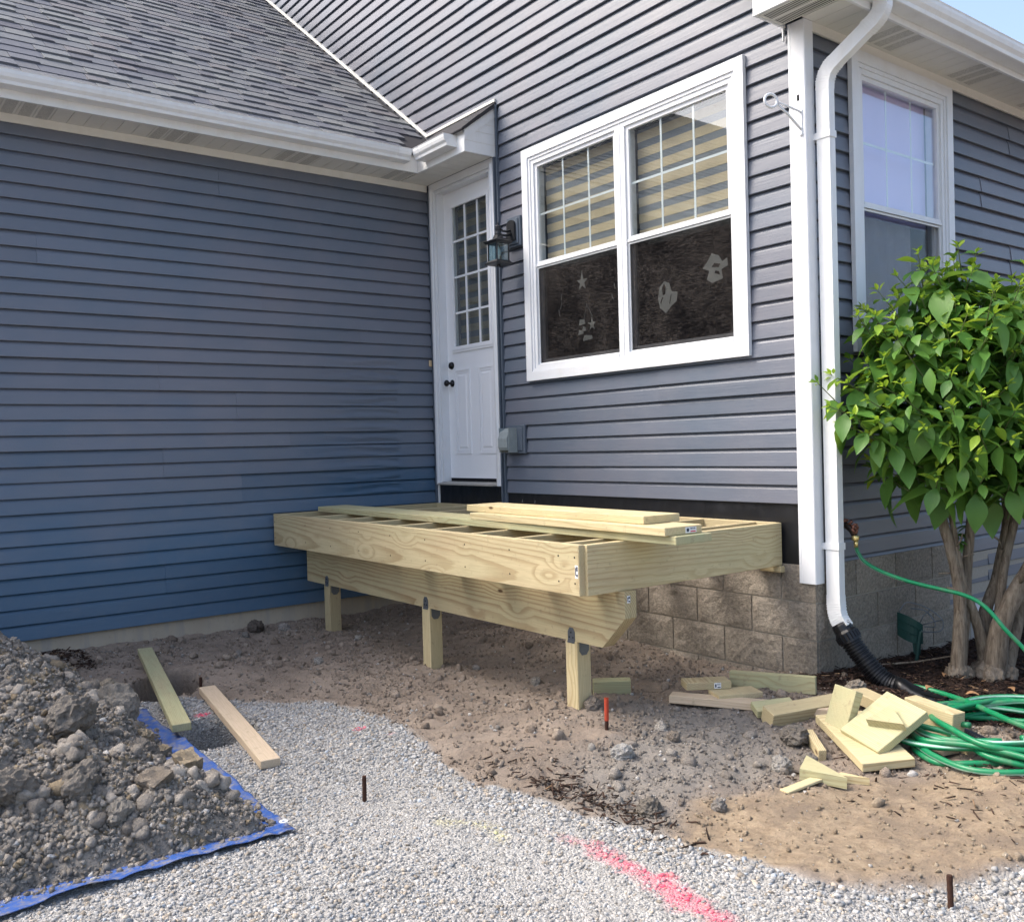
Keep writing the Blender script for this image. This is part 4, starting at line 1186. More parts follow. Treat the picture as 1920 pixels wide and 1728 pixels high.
def scatter(name, P, size, base, cols, mat, parent=None, jit=0.18, aniso=(0.7, 1.3), flat=False, sq=1.0, seed=1, smooth=False, lump_amp=0.0, blocky=False):
    rs = np.random.RandomState(seed); n = len(P); bv, bf = base; nv = len(bv)
    S = rs.uniform(aniso[0], aniso[1], (n, 1, 3)); S[:, :, 2] *= sq
    W = 0
    for fq, am in ((1.9, .55), (4.2, .38), (8.0, .24)):
        kk = rs.randn(n, 3) * fq; W = W + am * np.sin(np.einsum('nj,vj->nv', kk, bv) + rs.rand(n, 1) * 6.28)
    V = bv[None] * (1 + lump_amp * W[..., None] + jit * rs.randn(n, nv, 1)) * S
    if blocky: V = np.sign(V) * np.abs(V) ** .72
    if flat: V = np.einsum('nij,nvj->nvi', rand_rot(n, rs, True), V)
    else:
        V = np.einsum('nij,nvj->nvi', rand_rot(n, rs), V)
    V = V * size[:, None, None] + P[:, None, :]
    F = (bf[None] + (np.arange(n) * nv)[:, None, None]).reshape(-1)
    return np_mesh(name, V.reshape(-1, 3), F, 3, mat, parent, {'col': np.repeat(cols, nv, 0)}, smooth=smooth)

def in_view(x, y):
    """plan-view wedge that the camera can see, with a margin"""
    dx, dy = x - 6.6675, y + 4.2683
    f = -0.795 * dx * 1 + 0.606 * dy; r = 0.606 * dx + 0.795 * dy
    return (f > 0.9) & (np.abs(r) < f * 0.66 + 0.75)
rs = np.random.RandomState(5)
# heap footprint
def heap_h(x, y):
    toe = np.where(x > 1.7, -2.985 - .03 * np.sin(x * 3.0), -2.97 - (1.7 - x) * .14)
    toe = toe + .06 * fbm(x, x * 0 + 3.7, 2.6, 2) + .075 * np.exp(-((x - 3.08) / .13) ** 2)
    a_ = np.clip(toe - y, 1e-4, 9); b_ = np.clip(3.335 - x, 1e-4, 9)
    d = np.where((toe - y > 0) & (3.335 - x > 0), a_ * b_ / np.sqrt(a_ ** 2 + b_ ** 2), np.minimum(toe - y, 3.335 - x))
    d = np.minimum(d, (x - .25) * .8)
    d = d + fbm(x, y, 4, 3) * .045
    dd = np.clip(d, 0, 9)
    h = 0.10 * (1 - np.exp(-dd / .085)) + .58 * dd
    h = h / (1 + (h / .75) ** 4) ** .25
    return np.where(d > 0, h, -0.02)
def gravel_pts(n, region=None):
    x = rs.uniform(0.9, 6.3, n); y = rs.uniform(-4.3, -0.3, n)
    k = in_view(x, y) & (heap_h(x, y) < 0.0) & ~((x < 3.42) & (y < -2.86) & (x > 1.6))
    x, y = x[k], y[k]
    gr, tn, ml, gy2, pk, yl = zones(x, y)
    k = gr > rs.uniform(0.25, 0.9, len(x))
    return x[k], y[k], pk[k], yl[k]
# finer, trodden centre of the path, coarser towards the edges
x, y, pk_, yl_ = gravel_pts(190000)
worn = np.clip(1 - np.abs(poly_sd(x, y, GRAVEL) - 0.42) / .38, 0, 1) * np.clip((x - 2.8) / .5, 0, 1)
keep = rs.rand(len(x)) > worn * .35
x, y, pk_, yl_, worn = x[keep], y[keep], pk_[keep], yl_[keep], worn[keep]
dist = np.hypot(x - 6.6675, y + 4.2683)
keep = rs.rand(len(x)) < np.clip(4.4 / dist, 0, 1) ** .7
x, y, pk_, yl_, worn = x[keep], y[keep], pk_[keep], yl_[keep], worn[keep]
n = len(x)
sz = (0.0030 + 0.0078 * rs.rand(n) ** 2.8) * (1 - .30 * worn) * np.where(poly_sd(x, y, GRAVEL) < .14, 1.15, 1.0)
g = rs.beta(1.7, 2.2, n)[:, None]
colr = np.array([.19, .188, .182]) * (1 - g) + np.array([.53, .525, .51]) * g
warm = (rs.rand(n) < .16)[:, None]
colr = np.where(warm, colr * np.array([1.02, .90, .76]), colr)
blue = (rs.rand(n) < .04)[:, None]
colr = np.where(blue, colr * np.array([.86, .96, 1.08]), colr)
pm = (pk_ * rs.uniform(.0, 1.15, n) > .16)[:, None]
pmix = np.clip(pk_ * rs.uniform(.3, 1.3, n), 0, 1)[:, None]
colr = np.where(pm, colr * (1 - pmix) + np.array([.84, .10, .18]) * pmix, colr)
ym = (yl_ * rs.uniform(.2, 1.3, n) > .25)[:, None]
colr = np.where(ym, np.array([.60, .56, .28]), colr)
z = G(x, y) + sz * 0.25
gravel = scatter('gravel', np.stack([x, y, z], -1), sz, CHIP, colr, M['stone'], flat=True, sq=.80, jit=.22, aniso=(.6, 1.4), seed=3)
tag(gravel, 'pale grey crushed stone gravel path with a pink spray painted stripe', 'gravel', kind='stuff')
print('gravel', n, flush=True)

# soil crumbs over dirt
def crumbs(n, smin, smax, pw, seed, base, name, label, gravel_ok=.35):
    r2 = np.random.RandomState(seed)
    x = r2.uniform(0.02, 6.0, n); y = r2.uniform(-4.0, 0.2, n)
    k = in_view(x, y) & (heap_h(x, y) < 0) & ((y < 0) | (x > L + .05))
    x, y = x[k], y[k]
    gr, tn, ml, gy2, pk, yl = zones(x, y)
    clump = fbm(x, y, 2.4, 3)
    wgt = np.clip((1 - gr) * (0.35 + 1.0 * gy2 + .5 * (clump > .1)) * (1 - (.5 if smax < .02 else .93) * tn) * (1 - .85 * ml), 0, 1)
    under = np.clip(1 - np.abs(y + .35) / .5, 0, 1) * (x > 2.2)
    wgt = np.clip(wgt + under * .5 * (1 - ml), 0, 1)
    k = r2.rand(len(x)) < wgt
    x, y, tn, gy2, ml = x[k], y[k], tn[k], gy2[k], ml[k]
    n = len(x); s = smin + (smax - smin) * r2.rand(n) ** pw
    t = r2.rand(n)[:, None]
    brown = np.array([.215, .172, .135]) * (1 - t) + np.array([.385, .318, .255]) * t
    grey = np.array([.205, .188, .168]) * (1 - t) + np.array([.38, .352, .315]) * t
    tanc = np.array([.25, .19, .13]) * (1 - t) + np.array([.48, .395, .29]) * t
    gy3 = np.clip(gy2 * .8 + (r2.rand(n) < .12), 0, 1)[:, None]
    c = brown * (1 - gy3) + grey * gy3
    c = c * (1 - tn[:, None]) + tanc * tn[:, None]
    pale = (r2.rand(n) < (.03 if smax < .02 else .012))[:, None]
    c = np.where(pale, np.array([.55, .53, .50]), c)
    o = scatter(name, np.stack([x, y, G(x, y) + s * .3], -1), s, base, c, M['clod'], jit=.07, sq=.75, seed=seed, lump_amp=.36, blocky=True)
    tag(o, label, 'soil', kind='stuff'); print(name, n)
crumbs(80000, .0024, .0095, 3.2, 21, CHIP, 'soil_crumbs', 'fine crumbs of brown and grey soil on the bare dirt')
crumbs(1700, .009, .030, 3.0, 22, ICO2, 'soil_lumps', 'fist sized lumps of dug soil strewn under and beside the deck')

# mulch
n = 15000
x = rs.uniform(3.6, 5.6, n); y = rs.uniform(-.5, 2.6, n)
g_, t_, m_, *_r = zones(x, y)
k = (m_ > .4) & (x > L + .02) & in_view(x, y)
x, y = x[k], y[k]
x2 = np.concatenate([rs.uniform(0.02, .5, 900), rs.normal(3.95, .26, 220), rs.uniform(4.3, 5.2, 90)]); y2 = np.concatenate([-3.35 + .5 * rs.rand(900) ** 1.5 + 0 * x2[:900], rs.normal(-1.84, .07, 220), rs.uniform(-1.1, -.45, 90)])
x = np.concatenate([x, x2]); y = np.concatenate([y, y2]); n = len(x)
BX = np.array([(-1, -1, -1), (1, -1, -1), (1, 1, -1), (-1, 1, -1), (-1, -1, 1), (1, -1, 1), (1, 1, 1), (-1, 1, 1)], float)
BF = np.array([(0, 2, 1), (0, 3, 2), (4, 5, 6), (4, 6, 7), (0, 1, 5), (0, 5, 4), (1, 2, 6), (1, 6, 5), (2, 3, 7), (2, 7, 6), (3, 0, 4), (3, 4, 7)])
dims = np.stack([rs.uniform(.006, .026, n), rs.uniform(.0010, .0035, n), rs.uniform(.001, .0025, n)], -1)
V = BX[None] * dims[:, None, :] * (1 + .3 * rs.randn(n, 8, 1))
V = np.einsum('nij,nvj->nvi', rand_rot(n, rs, True), V) + np.stack([x, y, G(x, y) + rs.uniform(.001, .014, n)], -1)[:, None]
t = rs.rand(n)[:, None]
cm = np.array([.012, .008, .006]) * (1 - t) + np.array([.075, .044, .032]) * t
cm = np.where((rs.rand(n) < .03)[:, None], np.array([.26, .17, .10]), cm)
mul = np_mesh('mulch', V.reshape(-1, 3), (BF[None] + (np.arange(n) * 8)[:, None, None]).reshape(-1), 3, M['mulch'], None, {'col': np.repeat(cm, 8, 0)})
tag(mul, 'dark brown shredded bark mulch bed around the shrub', 'mulch', kind='stuff')

# dry curled leaves lying in the mulch
for i, (x, y) in enumerate([(4.28, .62), (4.20, .36), (4.33, .48), (4.12, .55), (4.42, .62), (4.05, .72), (4.36, .35), (3.98, .95), (4.50, .52), (4.22, .20)]):
    mb = MB(); vs = []
    a0 = rng.random() * 6.28; ln = rng.uniform(.018, .034)
    for j in range(6):
        t = j / 5; w = .012 * math.sin(math.pi * min(.97, max(.06, t)))
        cx, cy = (t - .5) * 2 * ln, .012 * math.sin(t * 3)
        for s in (-1, 1):
            px, py = cx, cy + s * w
            vs.append((x + px * math.cos(a0) - py * math.sin(a0), y + px * math.sin(a0) + py * math.cos(a0), Gs(x, y) + .016 + .010 * math.sin(t * 3.14) + (.006 if s > 0 else 0)))
    mb.add(vs, [(2 * j, 2 * j + 2, 2 * j + 3, 2 * j + 1) for j in range(5)])
    o = mb.build('dry_leaf', mat_plain('dry_leaf', (.30, .17, .085), .7, .2, 0, .3, 60) if i == 0 else bpy.data.materials['dry_leaf'], None, True)
    tag(o, 'curled dry orange brown leaf lying on the dark mulch', 'leaf', 'dry leaves on the mulch')

# ================================================================== dirt heap on the tarp
hp = thing('dirt_pile', 'heap of grey brown clods dug from the holes, piled on a blue tarp', 'dirt pile', (2.0, -3.6, -.25))
def child(o, par=hp):
    o.parent = par; o.matrix_parent_inverse = Matrix.Translation(par.location).inverted(); return o
hx = np.arange(0.15, 3.42, .0095); hy = np.arange(-4.5, -2.84, .0095)
HX, HY = np.meshgrid(hx, hy)
_jx = _nr.rand(64, 64); _jy = _nr.rand(64, 64); _jh = _nr.rand(64, 64)
def worley(x, y, s):
    """cell bumps: distance to the nearest jittered point and that cell's own height"""
    X = x * s; Y = y * s; xi = np.floor(X).astype(int); yi = np.floor(Y).astype(int)
    best = np.full(np.shape(x), 9.0); hh_ = np.zeros(np.shape(x))
    for a_ in (-1, 0, 1):
        for b_ in (-1, 0, 1):
            u = (xi + a_) % 64; v = (yi + b_) % 64
            d = np.hypot(xi + a_ + _jx[u, v] - X, yi + b_ + _jy[u, v] - Y)
            hh_ = np.where(d < best, _jh[u, v], hh_); best = np.minimum(best, d)
    return best, hh_
def HZ(x, y):
    h = heap_h(x, y)
    x2 = x + fbm(x, y, 9, 3) * .05; y2 = y + fbm(y, x, 9, 3) * .05
    r = fbm(x, y, 4, 3) * .05
    for s, am in ((6.5, .085), (15, .040), (34, .018)):
        d, hh_ = worley(x2, y2, s)
        r = r + am * ((.25 + .75 * hh_) * np.clip(1.05 - d, 0, 1) - .28)
    r = r - np.abs(fbm(x, y, 14, 4)) * .05 + fbm(x, y, 40, 3) * .018 + .01
    return G0(x, y) + h + np.clip(h / .28, 0.1, 1) * r
HZv = HZ(HX, HY)
nx2, ny2 = len(hx), len(hy)
id2 = np.arange(nx2 * ny2).reshape(ny2, nx2)
q2 = np.stack([id2[:-1, :-1], id2[:-1, 1:], id2[1:, 1:], id2[1:, :-1]], -1).reshape(-1)
tt = (fbm(HX, HY, 3, 4) * .5 + .5)[..., None]
_d, _h = worley(HX + fbm(HX, HY, 9, 3) * .05, HY + fbm(HY, HX, 9, 3) * .05, 7.5)
tt = np.clip(tt * .6 + _h[..., None] * .5 - .05, 0, 1)
hc = (np.array([.225, .202, .175]) * (1 - tt) + np.array([.40, .362, .312]) * tt)
hc = np.where(((_h > .90) & (_d < .5))[..., None], np.array([.30, .245, .17]), hc).reshape(-1, 3)
child(np_mesh('soil_core', np.stack([HX, HY, HZv], -1).reshape(-1, 3), q2, 4, M['clod'], None, {'col': hc}, smooth=False))
def near_toe(x, y): return (heap_h(x + .0, y - .05) > 0) | (heap_h(x - .05, y) > 0)
def heap_clods(n, smin, smax, pw, base, seed, name, jit, toe=False):
    r2 = np.random.RandomState(seed)
    x = r2.uniform(.3, 3.40, n); y = r2.uniform(-4.45, -2.87, n)
    h = heap_h(x, y); k = in_view(x, y) & ((((h > .0) & (h < .17)) | (near_toe(x, y) & (r2.rand(n) < .35))) if toe else (h > .015))
    x, y = x[k], y[k]; n = len(x); s = smin + (smax - smin) * r2.rand(n) ** pw
    edge = np.clip(heap_h(x, y) / .12, .45, 1); s = s * (edge if not toe else 1)
    t = r2.rand(n)[:, None]
    c = np.array([.225, .202, .175]) * (1 - t) + np.array([.445, .405, .355]) * t
    c = np.where((r2.rand(n) < .10)[:, None], np.array([.34, .275, .19]) * r2.uniform(.75, 1.1, (n, 1)), c)
    c = np.where((r2.rand(n) < .02)[:, None], np.array([.58, .57, .55]), c)
    o = scatter(name, np.stack([x, y, np.maximum(HZ(x, y), G0(x, y) + .012) + s * (.3 if toe else .08)], -1), s, base, c, M['clod'], jit=jit, seed=seed, aniso=(.5, 1.5), lump_amp=.46, blocky=True)
    o['kind'] = 'stuff'; child(o)
heap_clods(46000, .0036, .013, 2.6, CHIP, 31, 'small_clods', .12)
heap_clods(48000, .0038, .014, 3.0, CHIP, 33, 'toe_crumbs', .12, True)
heap_clods(2000, .010, .034, 3.0, ICO2, 32, 'clods', .05)
# the big lumps one can pick out
def lump(x, y, s, col, seed, parent=None, base=None, zoff=.25, name='clod', box=False, z=None):
    r2 = np.random.RandomState(seed)
    bm = bmesh.new()
    if box:
        bmesh.ops.create_cube(bm, size=1.5); bmesh.ops.subdivide_edges(bm, edges=bm.edges, cuts=5, use_grid_fill=True)
    else: bmesh.ops.create_icosphere(bm, subdivisions=4, radius=1)
    sc = Vector(r2.uniform(.75, 1.25, 3)); e = Euler(r2.rand(3) * (6 if not box else .5))
    for v in bm.verts:
        p = v.co.copy(); nn = p.normalized()
        cell = mnoise.noise(p * 1.1 + Vector((seed, 0, 0))) * .30 - abs(mnoise.noise(p * 2.2 + Vector((0, seed, 0)))) * .38 + mnoise.noise(p * 6 + Vector((0, 0, seed))) * .12 + mnoise.noise(p * 13 + Vector((0, 0, seed))) * .06
        v.co = Vector([a * b for a, b in zip(p + nn * cell, sc)]) * s
        v.co.rotate(e)
    me = bpy.data.meshes.new(name); bm.to_mesh(me); bm.free()
    a = me.attributes.new('col', 'FLOAT_COLOR', 'POINT'); a.data.foreach_set('color', np.tile(np.array([*col, 1], np.float32), len(me.vertices)))
    me.materials.append(M['clod'])
    o = link(name, me)
    o.location = (x, y, (z if z is not None else Gs(x, y)) + s * zoff)
    return o
for i, (x, y, s, c, b) in enumerate([(2.97, -3.10, .075, (.335, .275, .195), 1), (2.28, -3.00, .062, (.33, .275, .20), 1), (2.62, -3.45, .085, (.21, .19, .165), 0), (3.08, -3.52, .075, (.22, .198, .17), 0), (2.05, -3.13, .09, (.25, .23, .20), 0),
                                     (1.75, -3.12, .08, (.27, .235, .185), 0), (3.13, -3.27, .06, (.24, .205, .165), 1), (3.02, -3.72, .08, (.205, .185, .16), 0), (2.72, -3.20, .055, (.20, .182, .16), 0), (3.2, -3.42, .05, (.26, .24, .21), 0), (2.45, -3.12, .05, (.34, .285, .21), 0)]):
    o = lump(x, y, s, c, 40 + i, z=float(HZ(np.array([x]), np.array([y]))[0]), zoff=.30, box=bool(b))
    o.parent = hp; o.matrix_parent_inverse = Matrix.Translation(hp.location).inverted()

# tarp
tp = thing('tarp', 'blue woven plastic tarp under the dirt heap, its grommet corner on the gravel', 'tarp', (2.5, -3.6, -.25))
tx = np.concatenate([np.linspace(1.55, 3.30, 60), np.linspace(3.31, 3.43, 16)]); ty = np.concatenate([np.linspace(-5.0, -2.98, 70), np.linspace(-2.97, -2.855, 16)])
TX, TY = np.meshgrid(tx, ty)
wx = fbm(TX, TY, 3.1, 3) * .022; wy = fbm(TY, TX, 3.4, 3) * .020
ex = np.clip((TX - 3.33) / .10, 0, 1); ey = np.clip((TY + 2.95) / .10, 0, 1)
TZ = G0(TX, TY) + .012 + np.abs(fbm(TX, TY, 7, 3)) * .022 * np.maximum(ex, ey) + .012 * np.maximum(ex, ey) * (fbm(TX, TY, 2.5, 2) + .4) + fbm(TX, TY, 2.2, 4) * .014
idt = np.arange(TX.size).reshape(TX.shape)
qt = np.stack([idt[:-1, :-1], idt[:-1, 1:], idt[1:, 1:], idt[1:, :-1]], -1).reshape(-1)
o = child(np_mesh('tarp_sheet', np.stack([TX + wx * ex, TY + wy * ey, TZ], -1).reshape(-1, 3), qt, 4, M['tarp'], None, smooth=True), tp)
md = o.modifiers.new('thickness', 'SOLIDIFY'); md.thickness = .0025; md.offset = -1
gz = Gs(3.385, -2.89, False) + .036
mb = MB(); vs = []
for k in range(16):
    a = k * math.pi / 8
    for r, zz in ((.008, .0), (.016, .0), (.016, .003), (.008, .003)): vs.append((3.385 + r * math.cos(a), -2.885 + r * math.sin(a), gz + zz))
mb.add(vs, [(4 * k + j, 4 * k + (j + 1) % 4, 4 * ((k + 1) % 16) + (j + 1) % 4, 4 * ((k + 1) % 16) + j) for k in range(16) for j in range(4)])
child(mb.build('grommet', M['white_metal'], None), tp)

# ================================================================== deck frame
def plank_mesh(lx, ly, lz, mat, c=.0025):
    return MB().cbox(-lx / 2, lx / 2, -ly / 2, ly / 2, -lz / 2, lz / 2, c).mesh('board', mat)
def plank(name, lx, ly, lz, mat, loc, rot=(0, 0, 0), parent=None):
    o = link(name, plank_mesh(lx, ly, lz, mat), parent); o.location = loc; o.rotation_euler = rot
    return o
T = .038; HD = .235
DT = .708
deck = thing('deck_frame', 'unfinished raised deck frame of pressure treated lumber on short posts', 'deck')
DX0, DX1, DY = .030, 3.485, -1.475
zc_ = DT - HD / 2
plank('rim_board', DX1 - DX0, T, HD, M['wood'], ((DX0 + DX1) / 2, DY + T / 2, zc_), parent=deck)
plank('end_joist', -DY - T - .002, T, HD, M['wood_yellow'], (DX1 - T / 2 + .018, (DY + T) / 2 - .004, zc_ - .001), (0, 0, math.pi / 2), deck)
plank('end_joist', -DY - T - .002 - T, T, HD, M['wood'], (DX0 + T / 2, (DY) / 2, zc_ - .001), (0, 0, math.pi / 2), deck)
plank('ledger_board', DX1 - DX0 - T, T, HD, M['wood'], ((DX0 + DX1) / 2, -T / 2 - .002, zc_), parent=deck)
jm = plank_mesh(-DY - 2 * T - .006, T, HD - .004, M['wood'])
for x in (.40, .79, 1.19, 1.59, 1.985, 2.385, 2.78, 3.16):
    o = link('joist', jm, deck); o.location = (x + .18, (DY) / 2, zc_ + .0005); o.rotation_euler = (0, 0, math.pi / 2)
plank('blocking', .14, T, .034, M['wood_yellow'], (3.45, -.025, DT - HD - .020), parent=deck)
# two-ply beam with a clipped end
BY, BZ0, BZ1 = -1.240, .187, .4715
def beam_ply(y0, y1):
    mb = MB().prism([(.082, BZ0), (3.372, BZ0), (3.532, .345), (3.532, BZ1), (.082, BZ1)], lambda u, v, t: (u - 1.8, t - y0, v - .33), y0, y1)
    o = mb.build('beam_ply', M['wood_beam'], deck); o.location = (1.8, y0, .33); return o
beam_ply(BY, BY + .0375); beam_ply(BY + .0385, BY + .076)
for px_, gz_ in ((.372, -.30), (1.735, -.34), (3.103, -.30)):
    p = plank('post', BZ0 - gz_ - .001, .089, .089, M['wood_yellow'] if px_ > 1 else M['wood'], (px_ + .0445, BY + .0445 - .004, (BZ0 + gz_) / 2 - .0005), (0, -math.pi / 2, 0), deck)
    pent = [(-.026, 0), (.026, 0), (.026, .045), (.012, .066), (-.012, .066), (-.026, .045)]
    b = MB().prism(pent, lambda u, v, t: (px_ + .0445 + u, BY - .0035 + t, BZ0 + .0 + v), 0, .0030)
    b.prism([(u, -v) for u, v in pent], lambda u, v, t: (px_ + .089 + t, BY + .040 + u * 1.2, BZ0 - .004 + v), .0005, .0035)
    b.prism([(-.026, 0), (.026, 0), (.026, -.010), (-.026, -.010)], lambda u, v, t: (px_ + .0445 + u, BY - .0075 + t, BZ0 + v), 0, .0030)
    bo = b.build('bracket', M['galv'], deck)
    sc = MB()
    for (u, v) in ((-.014, .018), (.014, .018), (0, .042)):
        sc.lathe([(.0035, 0), (.0035, -.0025), (.001, -.003)], (px_ + .0445 + u, BY - .0036, BZ0 + v), 'y', 8)
    so = sc.build('screws', M['dark'], deck); so['kind'] = 'stuff'
# fixings and paper tags
def label_tag(parent, fn, w, h, red=False):
    """small printed tag: fn(u, v, d)"""
    def pr(mb, u0, u1, v0, v1, d0, d1):
        p = [fn(u, v, d) for d in (d0, d1) for u, v in ((u0, v0), (u1, v0), (u1, v1), (u0, v1))]
        return mb.add(p, [(0, 3, 2, 1), (4, 5, 6, 7), (0, 1, 5, 4), (1, 2, 6, 5), (2, 3, 7, 6), (3, 0, 4, 7)])
    t = pr(MB(), -w / 2, w / 2, -h / 2, h / 2, .0003, .0012).build('paper_tag', M['paper'], parent)
    b = MB()
    for i in range(7):
        u = -w * .1 + i * w * .08
        pr(b, u, u + w * (.02 + .03 * (i % 2)), h * .05, h * .40, .0013, .0018)
    pr(b, -w * .4, -w * .18, -h * .3, h * .3, .0013, .0018)
    b.build('tag_print', M['print'], parent)
    pr(MB(), -w * .05, w * .42, -h * .38, -h * .18, .0013, .0018).build('tag_print', M['print_red'] if red else M['print'], parent)
label_tag(deck, lambda u, v, d: (DX1 - .018 + u * .5, DY - d, .585 + v), .040, .060)
label_tag(deck, lambda u, v, d: (3.5325 + d, BY + .026 + u, .435 + v), .020, .034)
for k in range(2):
    for x in [DX0 + .02] + [q + .18 for q in (.40, .79, 1.19, 1.59, 1.985, 2.385, 2.78, 3.16)] + [DX1 - .03]:
        MB().lathe([(.0045, 0), (.0045, -.0008), (.001, -.001)], (x, DY - .0002, .53 + k * .12), 'y', 8).build('nail_head', M['dark'], deck)

# ------------------------------------------------------------------ boards lying on the frame
def board_on(name, label, L_, w, t, mat, loc, yaw, group='loose boards stacked on the deck frame', pit=0):
    o = plank(name, L_, w, t, mat, loc, (0, pit, yaw)); tag(o, label, 'board', group); return o
board_on('loose_board', 'longest loose board, lying right across the deck frame under the others', 3.72, HD, T, M['wood_green'], (1.98, -1.065, DT + T / 2 + .001), R_(-.9))
b2 = board_on('loose_board', 'middle board of the short stack, with a printed tag on its end', 1.60, HD, T, M['wood_yellow'], (3.005, -1.095, DT + T * 1.5 + .002), R_(-2.0))
board_on('loose_board', 'topmost pale board of the short stack on the deck frame', 1.535, HD, T, M['wood_yellow'], (2.845, -1.030, DT + T * 2.5 + .003), R_(-2.2))
board_on('loose_board', 'short board end showing behind the top board of the stack', 1.15, HD, T, M['wood'], (2.93, -.775, DT + T * .5 + .002), R_(-1.0))
tg = bpy.data.objects.new('end_tag', None)
ax = Vector((math.cos(R_(-2)), math.sin(R_(-2)), 0)); ay = Vector((-ax.y, ax.x, 0)); ec = Vector((3.005, -1.095, DT + T * 1.5)) + ax * .8005
bpy.data.objects.remove(tg)
b2.matrix_world = Matrix.Translation(b2.location) @ Euler(b2.rotation_euler).to_matrix().to_4x4()
label_tag(b2, lambda u, v, d: (.8000 + d, .045 + u, v), .07, .026, True)
bpy.data.materials['fresh_treated_pine']

# ================================================================== lumber on the ground
def place(o, c, ex_, ey_):
    ex_ = Vector(ex_).normalized(); ey_ = Vector(ey_); ey_ = (ey_ - ex_ * ey_.dot(ex_)).normalized(); ez_ = ex_.cross(ey_)
    m = Matrix((ex_, ey_, ez_)).transposed().to_4x4(); m.translation = Vector(c)
    o.matrix_world = m; return o
def scrap(label, dims, c, ex_, ey_, mat, name='lumber_offcut', cat='wood offcut', group='lumber offcuts dumped beside the downspout'):
    o = link(name, plank_mesh(*dims, mat)); place(o, c, ex_, ey_); tag(o, label, cat, group); return o
def dirv(a, b): return Vector(b) - Vector(a)
# two studs laid over the holes
o = scrap('greenish two by four laid across the farther footing hole', (1.80, .089, .038), (1.235, -2.690, -.128), dirv((.34, -2.52, -.115), (2.12, -2.85, -.155)), (.2, 1, 0), M['wood_green'], 'stud', 'stud', 'studs laid over the footing holes')
o = scrap('bleached pale two by four laid across the nearer footing hole', (1.31, .089, .038), (2.085, -2.578, -.185), dirv((1.44, -2.494, -.165), (2.73, -2.662, -.215)), (.15, 1, 0), M['wood_pale'], 'stud', 'stud', 'studs laid over the footing holes')
mt_ = M['wood']; my, mg, mp = M['wood_yellow'], M['wood_green'], M['wood_pale']
scrap('two by four offcut standing on edge with faint pencil marks, rearmost of the pile', (.435, .038, .089), (3.665, -.330, -.085), (.385, .19, .004), (-.19, .385, 0), mg)
scrap('long pinkish stud lying flat in front of the short offcuts', (.78, .089, .038), (3.715, -.585, -.140), (.67, .40, -.01), (-.4, .67, 0), mp)
w3 = scrap('small thick offcut with a white tag on its end grain', (.11, .235, .038), (3.455, -.600, -.083), (.84, -.54, 0), (.54, .84, 0), mt_)
label_tag(w3, lambda u, v, d: (.055 + d, .045 + u, v), .035, .028)
scrap('flat offcut half hidden under the tagged one', (.13, .24, .038), (3.600, -.545, -.122), (.90, -.42, 0), (.42, .90, 0), mt_)
scrap('square four by four offcut with its sawn end facing left', (.42, .089, .089), (3.955, -.475, -.150), (.30, .95, .03), (-.90, .28, .30), mt_)
scrap('short two by four poking out behind the four by four', (.20, .089, .038), (3.845, -.560, -.135), (.5, .86, .05), (-.8, .5, .3), mg)
scrap('large plate offcut lying flat at the bottom of the pile', (.225, .50, .038), (4.345, -.600, -.165), (.56, .83, .05), (.83, -.56, -.12), my)
scrap('square block leaning upright with growth rings on its face', (.045, .135, .205), (4.225, -.560, -.070), (-.22, -.90, .34), (.93, -.30, 0), mg)
scrap('broad green tinted plate leaning on top of the pile', (.235, .29, .038), (4.425, -.560, -.085), (.95, -.28, -.14), (.30, .82, .50), mg)
scrap('ringed block lying behind the leaning pieces', (.09, .26, .055), (4.215, -.285, -.085), (-.35, -.93, .0), (.93, -.35, -.05), mt_)
scrap('doubled up two by four block at the hose end of the pile', (.26, .076, .095), (4.510, -.300, -.080), (.97, -.20, -.06), (.2, .97, 0), my)
scrap('pale split offcut under the doubled block', (.27, .095, .040), (4.545, -.420, -.150), (.95, -.28, -.10), (.28, .95, 0), mp)
scrap('second flat offcut showing beside the pale split one', (.24, .09, .038), (4.610, -.350, -.160), (.95, -.20, -.08), (.2, .95, 0), my)
scrap('dark narrow offcut wedged beneath the large plate', (.20, .035, .060), (4.205, -.745, -.195), (.75, -.60, -.15), (.6, .75, 0), mt_)
scrap('thin curved strip of wood at the front of the pile', (.26, .045, .012), (4.410, -1.110, Gs(4.41, -1.11) + .012), (.06, 1, .03), (-1, .06, 0), my)
scrap('short offcut lying on the soil behind the near deck post', (.20, .050, .089), (3.050, -.885, -.130), (.61, .79, 0), (-.79, .61, .2), mg)
def wedge(label, tri, t, c, ex_, ey_, mat):
    mb = MB().prism(tri, lambda u, v, w: (u, v, w), -t / 2, t / 2)
    o = mb.build('lumber_wedge', mat); place(o, c, ex_, ey_); tag(o, label, 'wood offcut', 'lumber offcuts dumped beside the downspout'); return o
wedge('triangular wedge resting on the broad green tinted plate', [(-.07, -.05), (.085, .02), (-.045, .075)], .038, (4.465, -.600, -.062), (.95, -.28, -.14), (.30, .82, .50), mg)
wedge('big triangular wedge cut from a beam end, lying in front of the pile', [(-.085, -.055), (.100, -.065), (-.080, .115)], .046, (4.405, -.985, Gs(4.4, -.98) + .030), (.88, .46, -.06), (-.46, .88, .02), mg)
wedge('small pale sliver beside the big wedge', [(-.06, -.02), (.07, -.012), (-.04, .02)], .03, (4.500, -.930, Gs(4.5, -.93) + .016), (.88, .46, 0), (-.46, .88, 0), my)

